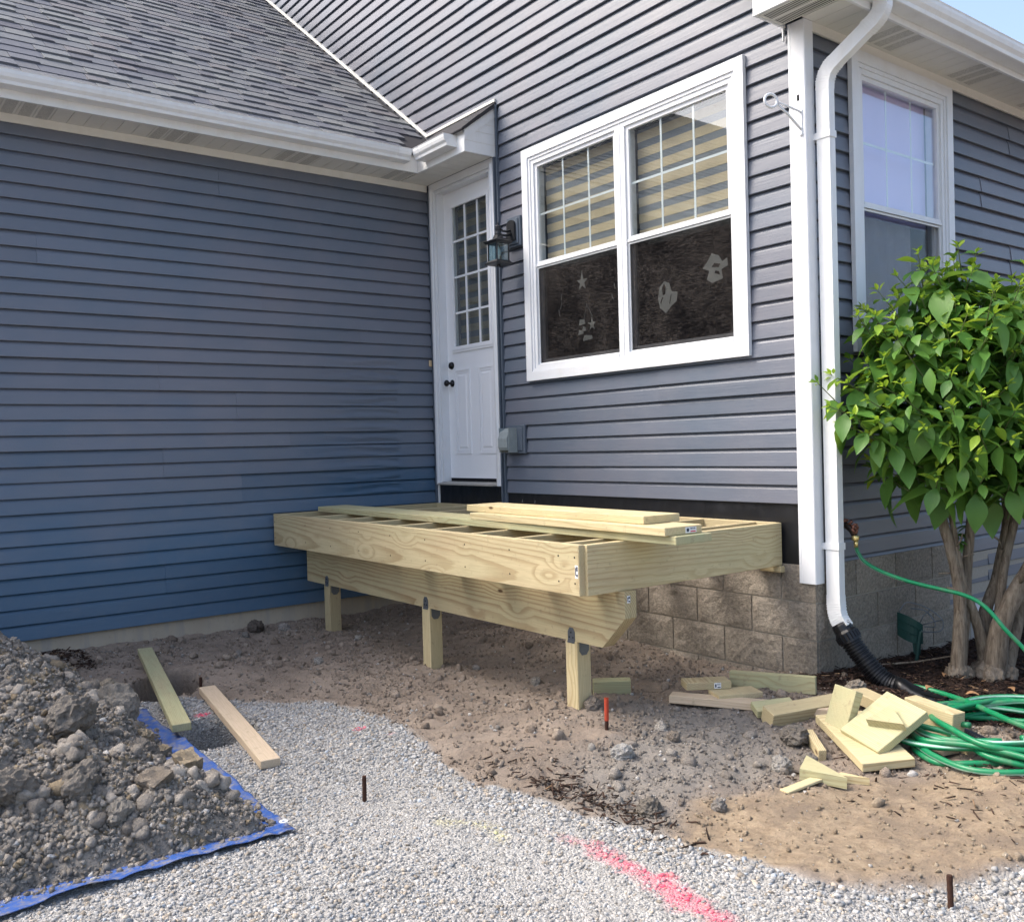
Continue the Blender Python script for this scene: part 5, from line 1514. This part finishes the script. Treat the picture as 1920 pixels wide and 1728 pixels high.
# ------------------------------------------------------------------ stakes, rocks
def stake(label, x, y, h, lean, mat, r=.0085, name='stake', split=None):
    z = Gs(x, y)
    t = thing(name, label, 'stake', (x, y, z), (0, 0, 0), 'short stakes driven into the ground')
    n = 12; pts = [(lean[0] * i / n, lean[1] * i / n, -.06 + (h + .06) * i / n) for i in range(n + 1)]
    MB().tube(pts, [r * (1 + (.10 if i % 2 else 0)) for i in range(n + 1)], 10).build('shaft', mat, t)
    if split: MB().tube(pts[split:], r * 1.22, 10).build('paint', M['orange'], t)
    return t
stake('rusty brown stake standing alone in the middle of the gravel', 3.306, -2.505, .105, (.004, 0), M['rust'])
stake('rusty stake in the coarse gravel at the lower right corner', 5.225, -1.535, .100, (-.006, .004), M['rust'])
stake('orange painted rebar stake in front of the near deck post', 3.500, -1.345, .150, (.002, .002), M['rust'], .0085, 'stake', 6)
stake('thin dark stake at the rim of the farther footing hole', 1.335, -2.495, .070, (0, 0), M['rust'], .008)
for i, (lab, x, y, s, c) in enumerate([
        ('pale grey angular rock just right of the orange stake', 3.755, -1.490, .052, (.40, .39, .37)),
        ('rounded grey stone below the tagged offcut', 3.640, -1.130, .030, (.40, .37, .33)),
        ('smaller brown stone next to the rounded grey one', 3.770, -1.185, .028, (.26, .22, .18)),
        ('large crusted clod of soil under the four by four offcut', 4.110, -.760, .062, (.20, .18, .155)),
        ('second soil clod between the wedge and the large plate', 4.285, -.900, .050, (.21, .19, .165)),
        ('grey clod half buried left of the big wedge', 4.235, -1.030, .045, (.34, .32, .29)),
        ('grey clod in front of the thin curved strip', 4.330, -1.540, .035, (.26, .24, .215)),
        ('dark clod where the dirt meets the gravel', 4.180, -1.760, .042, (.185, .165, .14)),
        ('brownish clod leaning against the near deck post', 3.225, -1.180, .042, (.22, .19, .16)),
        ('lone grey stone on bare soil in front of the far deck post', 1.319, -1.752, .034, (.33, .31, .28)),
        ('grey stone lying under the beam between two posts', 2.585, -1.030, .034, (.30, .275, .24)),
        ('dark clod of soil against the garage foundation', 0.130, -1.68, .075, (.12, .10, .085)),
        ('pale pebble lump on the garage side of the far post', 0.22, -1.50, .040, (.33, .30, .27)),
        ('grey brown stone stub in the mulch behind the ringed block', 3.985, -.085, .050, (.30, .26, .21))]):
    o = lump(x, y, s, c, 80 + i, name='rock', zoff=.35); tag(o, lab, 'rock', 'loose rocks and clods on the bare soil')

# ================================================================== things fixed to the walls
lt = thing('wall_lantern', 'dark bronze carriage lantern with clear glass beside the entry door', 'lantern', (1.20, -.01, 2.755))
def lpart(mb, name, mat, smooth=False):
    o = mb.build(name, mat, None, smooth); o.parent = lt; o.matrix_parent_inverse = Matrix.Translation(lt.location).inverted(); return o
lpart(MB().cbox(1.108, 1.272, -.022, .004, 2.645, 2.868, .004).cbox(1.125, 1.255, -.034, -.0221, 2.662, 2.850, .005), 'mounting_block', M['slate_plastic'])
bp_ = [(1.145, 2.690), (1.235, 2.690)] + [(1.19 + .045 * math.cos(a), 2.805 + .035 * math.sin(a)) for a in np.linspace(0, math.pi, 9)]
lpart(MB().prism(bp_, lambda u, v, t: (u, t, v), -.052, -.0342), 'backplate', M['lantern'])
LX, LY = 1.19, -.165
lpart(MB().tube([(LX, -.05, 2.765), (LX, -.085, 2.752), (LX, -.12, 2.752), (LX, -.150, 2.768), (LX, LY, 2.79)], .008, 8).tube([(LX, -.05, 2.735), (LX, -.09, 2.722), (LX, -.13, 2.722), (LX, LY, 2.735)], .009, 8), 'arm', M['lantern'], True)
lpart(MB().lathe([(.022, 2.715), (.026, 2.722), (.020, 2.735), (.020, 2.755), (.024, 2.760), (.018, 2.772), (.022, 2.778), (.020, 2.784), (.006, 2.790), (.009, 2.797), (.003, 2.815), (.001, 2.830)], (LX, LY, 0), 'z', 14), 'finial', M['lantern'], True)
def sq(h0, a0, h1, a1):
    return [(LX - a0, LY - a0, h0), (LX + a0, LY - a0, h0), (LX + a0, LY + a0, h0), (LX - a0, LY + a0, h0), (LX - a1, LY - a1, h1), (LX + a1, LY - a1, h1), (LX + a1, LY + a1, h1), (LX - a1, LY + a1, h1)]
lpart(MB().add(sq(2.690, .030, 2.716, .022), BOXF).add(sq(2.668, .078, 2.690, .032), BOXF).add(sq(2.650, .066, 2.668, .080), BOXF), 'roof', M['lantern'])
fr = MB()
for sx_ in (-1, 1):
    for sy_ in (-1, 1):
        x0, y0 = LX + sx_ * .053, LY + sy_ * .053
        lpart(MB().box(x0 - .004, x0 + .004, y0 - .004, y0 + .004, 2.528, 2.650), 'corner_bar', M['lantern'])
lpart(MB().add(sq(2.500, .074, 2.512, .074), BOXF).add(sq(2.512, .070, 2.528, .058), BOXF).lathe([(.012, 2.488), (.012, 2.4995)], (LX, LY, 0), 'z', 12), 'base', M['lantern'])
for (a, b, c, d) in ((-.049, .049, -.0535, -.0515), (-.049, .049, .0515, .0535), (-.0535, -.0515, -.049, .049), (.0515, .0535, -.049, .049)):
    lpart(MB().box(LX + a, LX + b, LY + c, LY + d, 2.529, 2.6495), 'glass_panel', M['lamp_glass'])
lpart(MB().lathe([(.010, 2.530), (.010, 2.560), (.014, 2.565), (.017, 2.590), (.013, 2.615), (.004, 2.640)], (LX, LY, 0), 'z', 12), 'bulb', M['paper'], True)

vh = thing('dryer_vent', 'grey hooded vent on a slate mounting block low on the entry wall', 'vent', (1.13, -.01, 1.22))
def vpart(mb, name, mat):
    o = mb.build(name, mat, None); o.parent = vh; o.matrix_parent_inverse = Matrix.Translation(vh.location).inverted(); return o
vpart(MB().cbox(1.020, 1.255, -.020, .004, 1.110, 1.325, .004).cbox(1.045, 1.232, -.028, -.0201, 1.132, 1.303, .004), 'mounting_block', M['slate_plastic'])
hood = [(-.0285, 1.300), (-.050, 1.302), (-.105, 1.272), (-.122, 1.225), (-.122, 1.160), (-.112, 1.138), (-.0285, 1.130)]
vpart(MB().prism(hood, lambda u, v, t: (t, u, v), 1.062, 1.170), 'hood', M['grey_plastic'])
vpart(MB().box(1.1705, 1.176, -.108, -.0285, 1.120, 1.304), 'hood_cheek', M['grey_plastic'])
vpart(MB().box(1.0555, 1.0615, -.108, -.0285, 1.120, 1.304), 'hood_cheek', M['grey_plastic'])

fb = thing('flag_bracket', 'white metal flagpole bracket on the corner post, ring empty', 'bracket', (3.695, -.017, 2.83))
def fpart(mb, name, mat, sm=False):
    o = mb.build(name, mat, None, sm); o.parent = fb; o.matrix_parent_inverse = Matrix.Translation(fb.location).inverted(); return o
fpart(MB().box(3.686, 3.702, -.0215, -.0170, 2.765, 2.905).lathe([(.010, -.0170), (.010, -.026), (.004, -.027)], (3.694, 0, 2.775), 'y', 10), 'plate', M['white'])
fpart(MB().tube([(3.694, -.0215, 2.800), (3.683, -.12, 2.865), (3.672, -.200, 2.908)], .0065, 8).tube([(3.694, -.0215, 2.890), (3.683, -.12, 2.905), (3.672, -.200, 2.916)], .0055, 8), 'arm', M['white'], True)
rp = [(3.668 + .030 * .4 * math.cos(a) - .0, -.236 + .036 * math.cos(a), 2.914 + .034 * math.sin(a)) for a in np.linspace(0, 2 * math.pi, 21)]
fpart(MB().tube(rp, .0075, 8, False), 'ring', M['white'], True)

sp_ = thing('spigot', 'weathered brass hose spigot on the side wall above the foundation', 'spigot', (L, .19, .69))
def spart(mb, name, mat, sm=True):
    o = mb.build(name, mat, None, sm); o.parent = sp_; o.matrix_parent_inverse = Matrix.Translation(sp_.location).inverted(); return o
spart(MB().lathe([(.034, L - .008), (.034, L + .012), (.026, L + .022), (.018, L + .030)], (0, .19, .695), 'x', 14), 'flange', M['copper'])
spart(MB().tube([(L + .02, .19, .695), (L + .07, .19, .690), (L + .10, .19, .672), (L + .115, .192, .640)], [.016, .018, .020, .017], 12), 'body', mat_plain('dark_brass', (.045, .030, .022), .5, .5, .3, .3))
spart(MB().tube([(L + .075, .19, .69), (L + .105, .185, .716)], .008, 8).lathe([(.012, .708), (.022, .712), (.022, .724), (.010, .728)], (L + .055, .19, 0), 'z', 10), 'stem', M['copper'])
wh = MB()
for k in range(6):
    a = k * math.pi / 3
    wh.tube([(L + .135 + .004 * math.cos(a), .165 + .0 + .020 * math.cos(a), .680 + .024 * math.sin(a)), (L + .135, .165 + .020 * math.cos(a + 1.05), .680 + .024 * math.sin(a + 1.05))], .0075, 8)
wh.tube([(L + .10, .185, .69), (L + .140, .163, .680)], .008, 8)
spart(wh, 'handle', M['copper'])
spart(MB().lathe([(.017, .612), (.020, .616), (.020, .636), (.017, .640)], (L + .116, .194, 0), 'z', 12).lathe([(.011, .575), (.012, .612)], (L + .116, .200, 0), 'z', 10), 'coupling', M['brass'])

# ================================================================== drain pipe
dp = thing('drain_pipe', 'black corrugated drain pipe running from the downspout to the mulch', 'drain pipe', (4.0, .1, -.12))
def dpart(mb, name, mat, sm=False):
    o = mb.build(name, mat, None, sm); o.parent = dp; o.matrix_parent_inverse = Matrix.Translation(dp.location).inverted(); return o
def spline(P, n):
    P = [Vector(p) for p in P]; out = []
    Q = [P[0] * 2 - P[1]] + P + [P[-1] * 2 - P[-2]]
    for i in range(1, len(Q) - 2):
        for k in range(n):
            t = k / n; a, b, c, d = Q[i - 1], Q[i], Q[i + 1], Q[i + 2]
            out.append(.5 * ((2 * b) + (c - a) * t + (2 * a - 5 * b + 4 * c - d) * t * t + (3 * b - a - 3 * c + d) * t ** 3))
    return out + [P[-1]]
pth = spline([(3.850, .070, .118), (3.885, .080, .062), (3.930, .092, .004), (3.985, .104, -.058), (4.040, .114, -.098), (4.095, .124, -.112)], 20)
acc = 0; rad = []
for i, p in enumerate(pth):
    if i: acc += (p - pth[i - 1]).length
    ph = (acc / .0175) % 1.0
    rad.append(.0545 if ph < .5 else .0475)
dpart(MB().tube(pth, rad, 20), 'corrugated_pipe', M['pipe'])
dpart(MB().tube([(3.808, .064, .186), (3.816, .066, .172), (3.832, .068, .146), (3.838, .069, .137), (3.865, .076, .093)], [.046, .052, .053, .060, .060], 20), 'adapter', M['pipe'])
clip = MB()
for k in range(20):
    a = k * math.pi / 10
    d = Vector((.53, .12, -.84)).normalized(); u = d.cross(Vector((0, 1, 0))).normalized(); v = d.cross(u)
    c = Vector((3.850, .071, .117)) + (u * math.cos(a) + v * math.sin(a)) * .0605
    clip.tube([c - d * .018, c + d * .018], .0045, 5)
dpart(clip, 'adapter_ribs', M['pipe'])
# flattened outlet lying on the ground
vs = []; prof = []
for i, (x, y, z, w, h) in enumerate([(4.085, .122, -.112, .053, .053), (4.125, .130, -.118, .056, .050), (4.165, .142, -.128, .066, .036), (4.230, .165, -.140, .082, .024), (4.330, .200, -.150, .085, .020)]):
    d = Vector((.94, .30, 0)); s = Vector((-.30, .94, 0))
    for k in range(16):
        a = k * math.pi / 8
        ca = math.copysign(abs(math.cos(a)) ** .8, math.cos(a)); sa = math.copysign(abs(math.sin(a)) ** .8, math.sin(a))
        vs.append(Vector((x, y, z)) + s * ca * w + Vector((0, 0, 1)) * sa * h)
fs = [(i * 16 + k, i * 16 + (k + 1) % 16, (i + 1) * 16 + (k + 1) % 16, (i + 1) * 16 + k) for i in range(4) for k in range(16)] + [tuple(range(15, -1, -1)), tuple(64 + k for k in range(16))]
dpart(MB().add(vs, fs), 'outlet', M['pipe'], True)
rb = MB()
for k in range(5):
    s = Vector((-.30, .94, 0)); o0 = Vector((4.19, .150, -.112)) + s * (-.055 + .026 * k)
    rb.tube([o0, o0 + Vector((.13, .042, -.016))], .004, 6)
dpart(rb, 'outlet_ribs', M['pipe'])
sec = thing('drain_hose', 'piece of black ribbed hose lying under the green hose coil', 'drain hose', (4.7, -.28, -.16))
pp = spline([(4.44, -.14, -.165), (4.62, -.22, -.160), (4.82, -.30, -.165), (5.1, -.28, -.17), (5.4, -.20, -.17)], 30)
MBp = MB().tube(pp, [.024 if i % 2 else .019 for i in range(len(pp))], 12).build('ribbed_hose', M['pipe'], None)
MBp.parent = sec; MBp.matrix_parent_inverse = Matrix.Translation(sec.location).inverted()

# ================================================================== garden hose
def hose_obj(name, path, parent, r=.0095, phase=0.0):
    n = 12
    mb = MB().tube(path, r, n)
    me = mb.mesh(name, M['hose'], True)
    col = np.zeros((len(me.vertices), 4), np.float32)
    for i in range(len(me.vertices)):
        ring = i // n; k = (i % n - ring * .03 - phase) % n
        col[i] = (.52, .80, .66, 1) if k < 1.1 else (.006, .19, .075, 1)
    a = me.attributes.new('col', 'FLOAT_COLOR', 'POINT'); a.data.foreach_set('color', col.ravel())
    o = link(name, me, parent)
    if parent is not None: o.matrix_parent_inverse = Matrix.Translation(parent.location).inverted()
    return o
gh = thing('garden_hose', 'green garden hose hanging from the spigot and heaped in coils on the mulch', 'hose', (4.75, .0, -.17))
lead = [(L + .116, .200, .585), (3.829, .208, .550), (3.864, .219, .498), (3.929, .254, .453), (4.025, .295, .414), (4.114, .345, .386), (4.201, .394, .364), (4.28, .431, .344), (4.349, .455, .312), (4.409, .466, .259), (4.469, .476, .185), (4.542, .504, .098), (4.613, .513, .003), (4.70, .51, -.09), (4.82, .44, -.145), (4.95, .32, -.155)]
hose_obj('supply_run', spline(lead, 8), gh, .0105, 3.0)
r3 = random.Random(12)
cc = Vector((4.80, -.06, -.165))
ev = Vector((.606, .795, 0)); fv = Vector((-.795, .606, 0))
for lp in range(9):
    a0 = r3.uniform(0, 6.28); R1 = r3.uniform(.24, .50); R2 = R1 * r3.uniform(.75, 1.05); pts = []
    ox, oy = r3.uniform(-.10, .10), r3.uniform(-.10, .10)
    zz = .004 + .0085 * lp
    arcl = r3.uniform(5.4, 6.9)
    for i in range(15):
        a = a0 + arcl * i / 14
        w = 1 + .12 * math.sin(a * 2.3 + lp * 1.7) + .06 * math.sin(a * 5 + lp)
        p = cc + ev * (ox + R1 * w * math.cos(a)) + fv * (oy + R2 * w * math.sin(a))
        p.z = -.168 + zz + .014 * math.sin(a * 3 + lp * 2.2) + .008
        p.z = max(p.z, Gs(p.x, p.y) + .010)
        pts.append(p)
    hose_obj('coil', spline(pts, 7), gh, .0130, r3.uniform(0, 12))
stray = [(4.47, -.42, -.19), (4.56, -.53, -.205), (4.68, -.575, -.205), (4.80, -.52, -.20), (4.92, -.38, -.19), (5.05, -.2, -.16), (5.15, .0, -.14)]
hose_obj('coil', spline([(x, y, max(z, Gs(x, y) + .011)) for x, y, z in stray], 9), gh, .0130, 5)
stray = [(4.06, .17, -.105), (4.20, .20, -.125), (4.36, .16, -.115), (4.52, .05, -.10), (4.66, -.06, -.09), (4.85, -.16, -.09), (5.1, -.2, -.10)]
hose_obj('coil', spline([(x, y, max(z, Gs(x, y) + .012)) for x, y, z in stray], 9), gh, .0130, 8)
stray = [(4.52, -.10, -.13), (4.42, .10, -.125), (4.46, .34, -.13), (4.62, .50, -.135), (4.85, .52, -.14), (5.05, .40, -.15)]
hose_obj('coil', spline([(x, y, max(z, Gs(x, y) + .012)) for x, y, z in stray], 9), gh, .0130, 1)

# ================================================================== tipped-over hose hanger
hh = thing('hose_hanger', 'dark green hose hanger with wire hoops, tipped over beside the foundation', 'hose hanger', (3.88, .70, -.08))
def hpart(mb, name, mat, sm=False):
    o = mb.build(name, mat, None, sm); o.parent = hh; o.matrix_parent_inverse = Matrix.Translation(hh.location).inverted(); return o
vs = []; nn = 9
for i in range(nn):
    t = i / (nn - 1)
    p = Vector((3.785, .660, 0)).lerp(Vector((3.905, .715, 0)), t); b = math.sin(t * math.pi) * .022
    top = .162 - .062 * t + .012 * math.sin(t * math.pi); bot = .030 - .040 * t - .010 * math.sin(t * math.pi)
    for z in (bot, top):
        vs += [(p.x + b * .6, p.y - b, z), (p.x + b * .6 - .010, p.y - b + .012, z)]
fs = []
for i in range(nn - 1):
    a, b = i * 4, (i + 1) * 4
    fs += [(a, b, b + 2, a + 2), (a + 1, a + 3, b + 3, b + 1), (a + 2, b + 2, b + 3, a + 3), (a, a + 1, b + 1, b)]
fs += [(0, 2, 3, 1), ((nn - 1) * 4, (nn - 1) * 4 + 1, (nn - 1) * 4 + 3, (nn - 1) * 4 + 2)]
hpart(MB().add(vs, fs), 'curved_plate', M['green_plastic'])
for q in (.35, .68):
    rpts = []
    for i in range(nn):
        t = i / (nn - 1); p = Vector((3.785, .660, 0)).lerp(Vector((3.905, .715, 0)), t); b = math.sin(t * math.pi) * .022
        top = .162 - .062 * t + .012 * math.sin(t * math.pi); bot = .030 - .040 * t - .010 * math.sin(t * math.pi)
        rpts.append((p.x + b * .6 + .002, p.y - b - .002, bot + (top - bot) * q))
    hpart(MB().tube(rpts, .003, 6), 'rib', M['green_plastic'])
hpart(MB().prism([(-.020, .03), (.022, .03), (.016, -.045), (.004, -.075), (-.014, -.040)], lambda u, v, t: (3.872 + u, .700 + t + u * .4, v - .020), 0, .008), 'bracket', M['green_plastic'])
wr = MB()
wr.tube(spline([(3.79, .668, .162), (3.811, .703, .213), (3.86, .73, .21), (3.915, .756, .188), (3.960, .772, .155), (3.992, .773, .120), (3.985, .760, .070), (3.94, .72, .062), (3.915, .69, .066)], 5), .0040, 6)
wr.tube([(3.905, .715, .100), (3.95, .745, .118), (3.990, .770, .130)], .0036, 6)
wr.tube(spline([(3.84, .705, .185), (3.90, .745, .175), (3.945, .755, .130), (3.955, .750, .090), (3.915, .71, .092)], 5), .0036, 6)
wr.tube([(3.89, .706, .105), (3.905, .725, .150), (3.93, .748, .180)], .0036, 6)
hpart(wr, 'wire_hoops', M['galv'], True)
hpart(MB().tube([(3.915, .690, .070), (3.905, .686, .060), (3.895, .680, -.02), (3.885, .672, -.12)], [.006, .010, .010, .009], 6), 'stake_leg', M['green_plastic'])
sk = MB().tube([(3.80, .42, -.098), (3.93, .58, -.085), (4.06, .73, -.055)], [.006, .005, .004], 7).build('fallen_stick', M['bark'], None)
tag(sk, 'thin brown stick lying on the mulch in front of the hose hanger', 'stick')

# ================================================================== the shrub
shrub = thing('shrub', 'tall leafy green shrub with many bare woody stems at the house corner', 'shrub', (4.21, .82, -.16))
def sparent(o):
    o.parent = shrub; o.matrix_parent_inverse = Matrix.Translation(shrub.location).inverted(); return o
stems = {
    'A': ([(4.154, .617, -.20), (4.154, .617, -.08), (4.16, .63, .119), (4.147, .653, .345), (4.117, .619, .576), (4.097, .595, .691), (4.068, .594, .849), (4.03, .56, 1.10), (4.0, .50, 1.32)], .050, .018),
    'B': ([(4.139, .68, -.20), (4.139, .664, -.076), (4.144, .711, .193), (4.142, .746, .392), (4.153, .766, .595), (4.161, .78, .74), (4.177, .79, .943), (4.20, .78, 1.25), (4.19, .74, 1.55)], .046, .016),
    'C': ([(4.212, .806, -.24), (4.212, .806, -.16), (4.201, .766, .077), (4.179, .724, .224), (4.16, .67, .373), (4.146, .655, .488), (4.135, .643, .618), (4.121, .629, .748), (4.10, .60, .90)], .046, .010),
    'D': ([(4.247, .803, -.26), (4.247, .803, -.159), (4.29, .801, .113), (4.357, .844, .316), (4.432, .897, .488), (4.501, .961, .685), (4.57, 1.02, .95), (4.60, 1.05, 1.25)], .085, .022),
    'E': ([(4.197, .837, -.25), (4.197, .837, -.153), (4.18, .855, .149), (4.212, .935, .349), (4.243, .982, .553), (4.258, 1.007, .758), (4.271, 1.03, .963), (4.30, 1.03, 1.30), (4.32, .98, 1.65)], .050, .018),
    'F': ([(4.20, .85, -.10), (4.17, .871, .028), (4.194, .909, .261), (4.205, .979, .462), (4.229, 1.016, .668), (4.221, 1.012, .905), (4.20, .98, 1.20)], .030, .014),
    'H': ([(4.275, .80, .02), (4.262, .86, .22), (4.262, .925, .44), (4.282, .975, .62), (4.31, 1.0, .80), (4.34, 1.02, 1.05)], .030, .020),
    'G': ([(4.269, .897, -.22), (4.269, .897, -.16), (4.295, .972, .09), (4.331, 1.058, .318), (4.386, 1.137, .608), (4.42, 1.16, .95)], .055, .018)}
for nm, (P, r0, r1) in stems.items():
    q = spline(P, 6); m = len(q)
    rad = []
    for i in range(m):
        t = i / (m - 1)
        rr = r1 * 1.15 + (r0 * .74 - r1 * 1.15) * (1 - t) ** 1.2 + r0 * .38 * math.exp(-t * 9)
        rad.append(rr * (1 + .10 * mnoise.noise(Vector((i * .5, r0 * 90, 0)))))
    sparent(MB().tube(q, rad, 12).build('stem', M['bark'], None, True))
# lumpy root flare with old sprout scars
for i, (x, y, s) in enumerate(((4.225, .775, .075), (4.185, .79, .055), (4.265, .76, .060), (4.30, .86, .05), (4.145, .62, .055), (4.165, .66, .045))):
    r2 = np.random.RandomState(i); bm = bmesh.new(); bmesh.ops.create_icosphere(bm, subdivisions=3, radius=1)
    for v in bm.verts:
        p = v.co.copy()
        v.co = Vector((p.x * s, p.y * s, p.z * s * 1.1)) * (1 + .3 * mnoise.noise(p * 2.2 + Vector((i * 7, 0, 0))) + .12 * mnoise.noise(p * 6))
    me = bpy.data.meshes.new('root_burl'); bm.to_mesh(me); bm.free(); me.materials.append(M['bark'])
    o = link('root_burl', me); o.location = (x, y, Gs(x, y) + .02); sparent(o)
tw = []
for (a, b, r) in (((4.135, .64, .55), (4.20, .60, .64), .005), ((4.15, .66, .50), (4.21, .70, .52), .004), ((4.16, .70, .30), (4.11, .60, .34), .014), ((4.258, .97, .60), (4.33, .93, .80), .004), ((4.24, .96, .52), (4.21, .87, .62), .007),
                  ((4.36, .85, .33), (4.45, .74, .48), .012), ((4.45, .74, .48), (4.55, .68, .50), .006), ((4.30, .82, .15), (4.36, .95, .42), .010), ((4.13, .64, .68), (4.06, .54, .69), .004), ((4.14, .65, .40), (4.08, .57, .42), .006)):
    sparent(MB().tube([a, tuple((p + q) / 2 + .01 for p, q in zip(a, b)), b], [r, r * .8, r * .6], 7).build('twig', M['bark'], None, True))

# leaves: an ovate blade, folded along the midrib and drooping
def leaf_mesh(name, mat, droop, fold, wid, wave):
    n = 7; vs = []; fs = []
    wprof = [0.10, .60, .92, 1.0, .80, .45, 0.03]
    for i in range(n):
        t = i / (n - 1); x = t; z = -droop * t * t
        w = wid * wprof[i] / 2
        vs.append((x, 0, z))
        wv = wave * math.sin(i * 2.1)
        vs.append((x + .02 * wprof[i], w, z + w * fold + wv)); vs.append((x + .02 * wprof[i], -w, z + w * fold - wv))
    for i in range(n - 1):
        a, b = i * 3, (i + 1) * 3
        fs += [(a, b, b + 1, a + 1), (a, a + 2, b + 2, b)]
    mb = MB().add(vs, fs)
    me = bpy.data.meshes.new(name); me.from_pydata(mb.v, [], mb.f); me.materials.append(mat)
    me.polygons.foreach_set('use_smooth', [True] * len(me.polygons))
    return me
LV = [leaf_mesh('leaf', M['leaf'], d, f, w, v) for d, f, w, v in ((.28, .26, .52, .010), (.42, .20, .58, -.012), (.16, .32, .50, .014), (.55, .22, .55, .008))]
LY = [leaf_mesh('leaf', M['leaf_young'], d, f, w, v) for d, f, w, v in ((.10, .55, .42, .01), (.22, .45, .46, -.01))]
r4 = random.Random(33)
leaves = []                                   # (kind, variant, matrix, size)
CE = Vector((4.262, .717, 1.455)); EA, EB, RZ = Vector((.606, .795, 0)), Vector((-.795, .606, 0)), .63
def crown_pt(v, k): return CE + (EA * (v.x * .80) + EB * (v.y * .45) + Vector((0, 0, v.z * RZ))) * k
def crown_ok(p): return p.x > L + .02
def add_leaf(p, d, up, size, young):
    d = d.normalized(); s = up.cross(d)
    if s.length < 1e-3: s = Vector((1, 0, 0)).cross(d)
    s.normalize(); n_ = d.cross(s)
    a = r4.uniform(-.5, .5); s2 = s * math.cos(a) + n_ * math.sin(a); n2 = d.cross(s2)
    m = Matrix((d, s2, n2)).transposed().to_4x4()
    m = Matrix.Translation(p) @ m @ Matrix.Scale(size, 4)
    tip = p + d * size
    if tip.x < L + .012: return
    leaves.append((young, r4.randrange(2 if young else 4), m, size))
shoots = []
tries = 0
while len(shoots) < 300 and tries < 20000:
    tries += 1
    v = Vector((r4.gauss(0, 1), r4.gauss(0, 1), r4.gauss(0, 1))).normalized()
    if v.z < -.92: continue
    k = r4.uniform(.78, 1.05) + .30 * mnoise.noise(v * 2.4 + Vector((3, 1, 0)))
    p = crown_pt(v, k)
    # lower outline: the skirt hangs lower towards the left and the middle
    if p.z < .90 or p.x < L + .05: continue
    if any((p - q).length < .092 for q, _ in shoots): continue
    d = (EA * v.x + EB * v.y + Vector((0, 0, v.z * .5 + .55)) + Vector((r4.uniform(-.3, .3), r4.uniform(-.3, .3), r4.uniform(-.1, .3)))).normalized()
    shoots.append((p, d))
twigs = MB()
for p, d in shoots:
    ln = r4.uniform(.13, .20); nodes = 3; a0 = r4.uniform(0, 3.14)
    base = p - d * ln
    twigs.tube([base - d * .10, base, p], [.0045, .0035, .002], 5)
    u = d.cross(Vector((.3, .2, 1))).normalized(); w_ = d.cross(u)
    for j in range(nodes + 1):
        t = j / (nodes + .2); q = base + d * ln * t
        for s in (0, 1):
            a = a0 + j * math.pi / 2 + s * math.pi
            side = u * math.cos(a) + w_ * math.sin(a)
            size = (.196 - .048 * j) * r4.uniform(.70, 1.15)
            dr = side * 1.0 + d * (.05 + .22 * j) + Vector((0, 0, -.42 + .15 * j))
            add_leaf(q + side * .008, dr, Vector((0, 0, 1)), max(.035, size), j >= 3 or (j == 2 and r4.random() < .2))
    for j in range(3):                         # bright crown of young leaves at the tip
        a = a0 + .4 + j * math.pi / 2
        side = u * math.cos(a) + w_ * math.sin(a)
        add_leaf(p, side * .55 + d * .9, Vector((0, 0, 1)), r4.uniform(.034, .056), r4.random() < .75)
for i in range(700):                           # shaded leaves inside
    v = Vector((r4.gauss(0, 1), r4.gauss(0, 1), r4.gauss(0, 1))).normalized(); k = r4.uniform(.35, .88)
    p = crown_pt(v, k)
    if p.z < .88 or not crown_ok(p): continue
    add_leaf(p, Vector((r4.uniform(-1, 1), r4.uniform(-1, 1), r4.uniform(-.9, .1))), Vector((0, 0, 1)), r4.uniform(.09, .14), False)
for (x, y, z) in ((4.10, .74, .62), (4.12, .70, .58), (4.14, .80, .66)):   # sprout low on a stem
    for j in range(5):
        add_leaf(Vector((x, y, z)), Vector((r4.uniform(-.6, 1), r4.uniform(-1, 1), r4.uniform(-.8, .3))), Vector((0, 0, 1)), r4.uniform(.05, .09), False)
cdir = (cam.matrix_world.translation - CE).normalized()
leaves.sort(key=lambda l: -((l[2].translation - CE).dot(cdir) + l[3] * 2.5 + (0 if l[2].translation.y < 1.15 else -1)))
inv = Matrix.Translation(shrub.location).inverted()
mass = {True: MB(), False: MB()}
for i, (young, var, m, size) in enumerate(leaves):
    src = (LY if young else LV)[var]
    if i < 300:
        o = link('leaf', src, shrub); o.matrix_parent_inverse = inv; o.matrix_basis = m
    else:
        mass[young].add([m @ v.co for v in src.vertices], [tuple(p.vertices) for p in src.polygons])
for young, nm in ((False, 'foliage'), (True, 'young_foliage')):
    mb = mass[young]; me = bpy.data.meshes.new(nm); me.from_pydata(mb.v, [], mb.f); me.materials.append(M['leaf_young'] if young else M['leaf'])
    me.polygons.foreach_set('use_smooth', [True] * len(me.polygons))
    o = sparent(link(nm, me)); o['kind'] = 'stuff'
o = sparent(twigs.build('shoots', mat_plain('green_twig', (.10, .13, .05), .7, .2), None)); o['kind'] = 'stuff'
print('leaves', len(leaves))
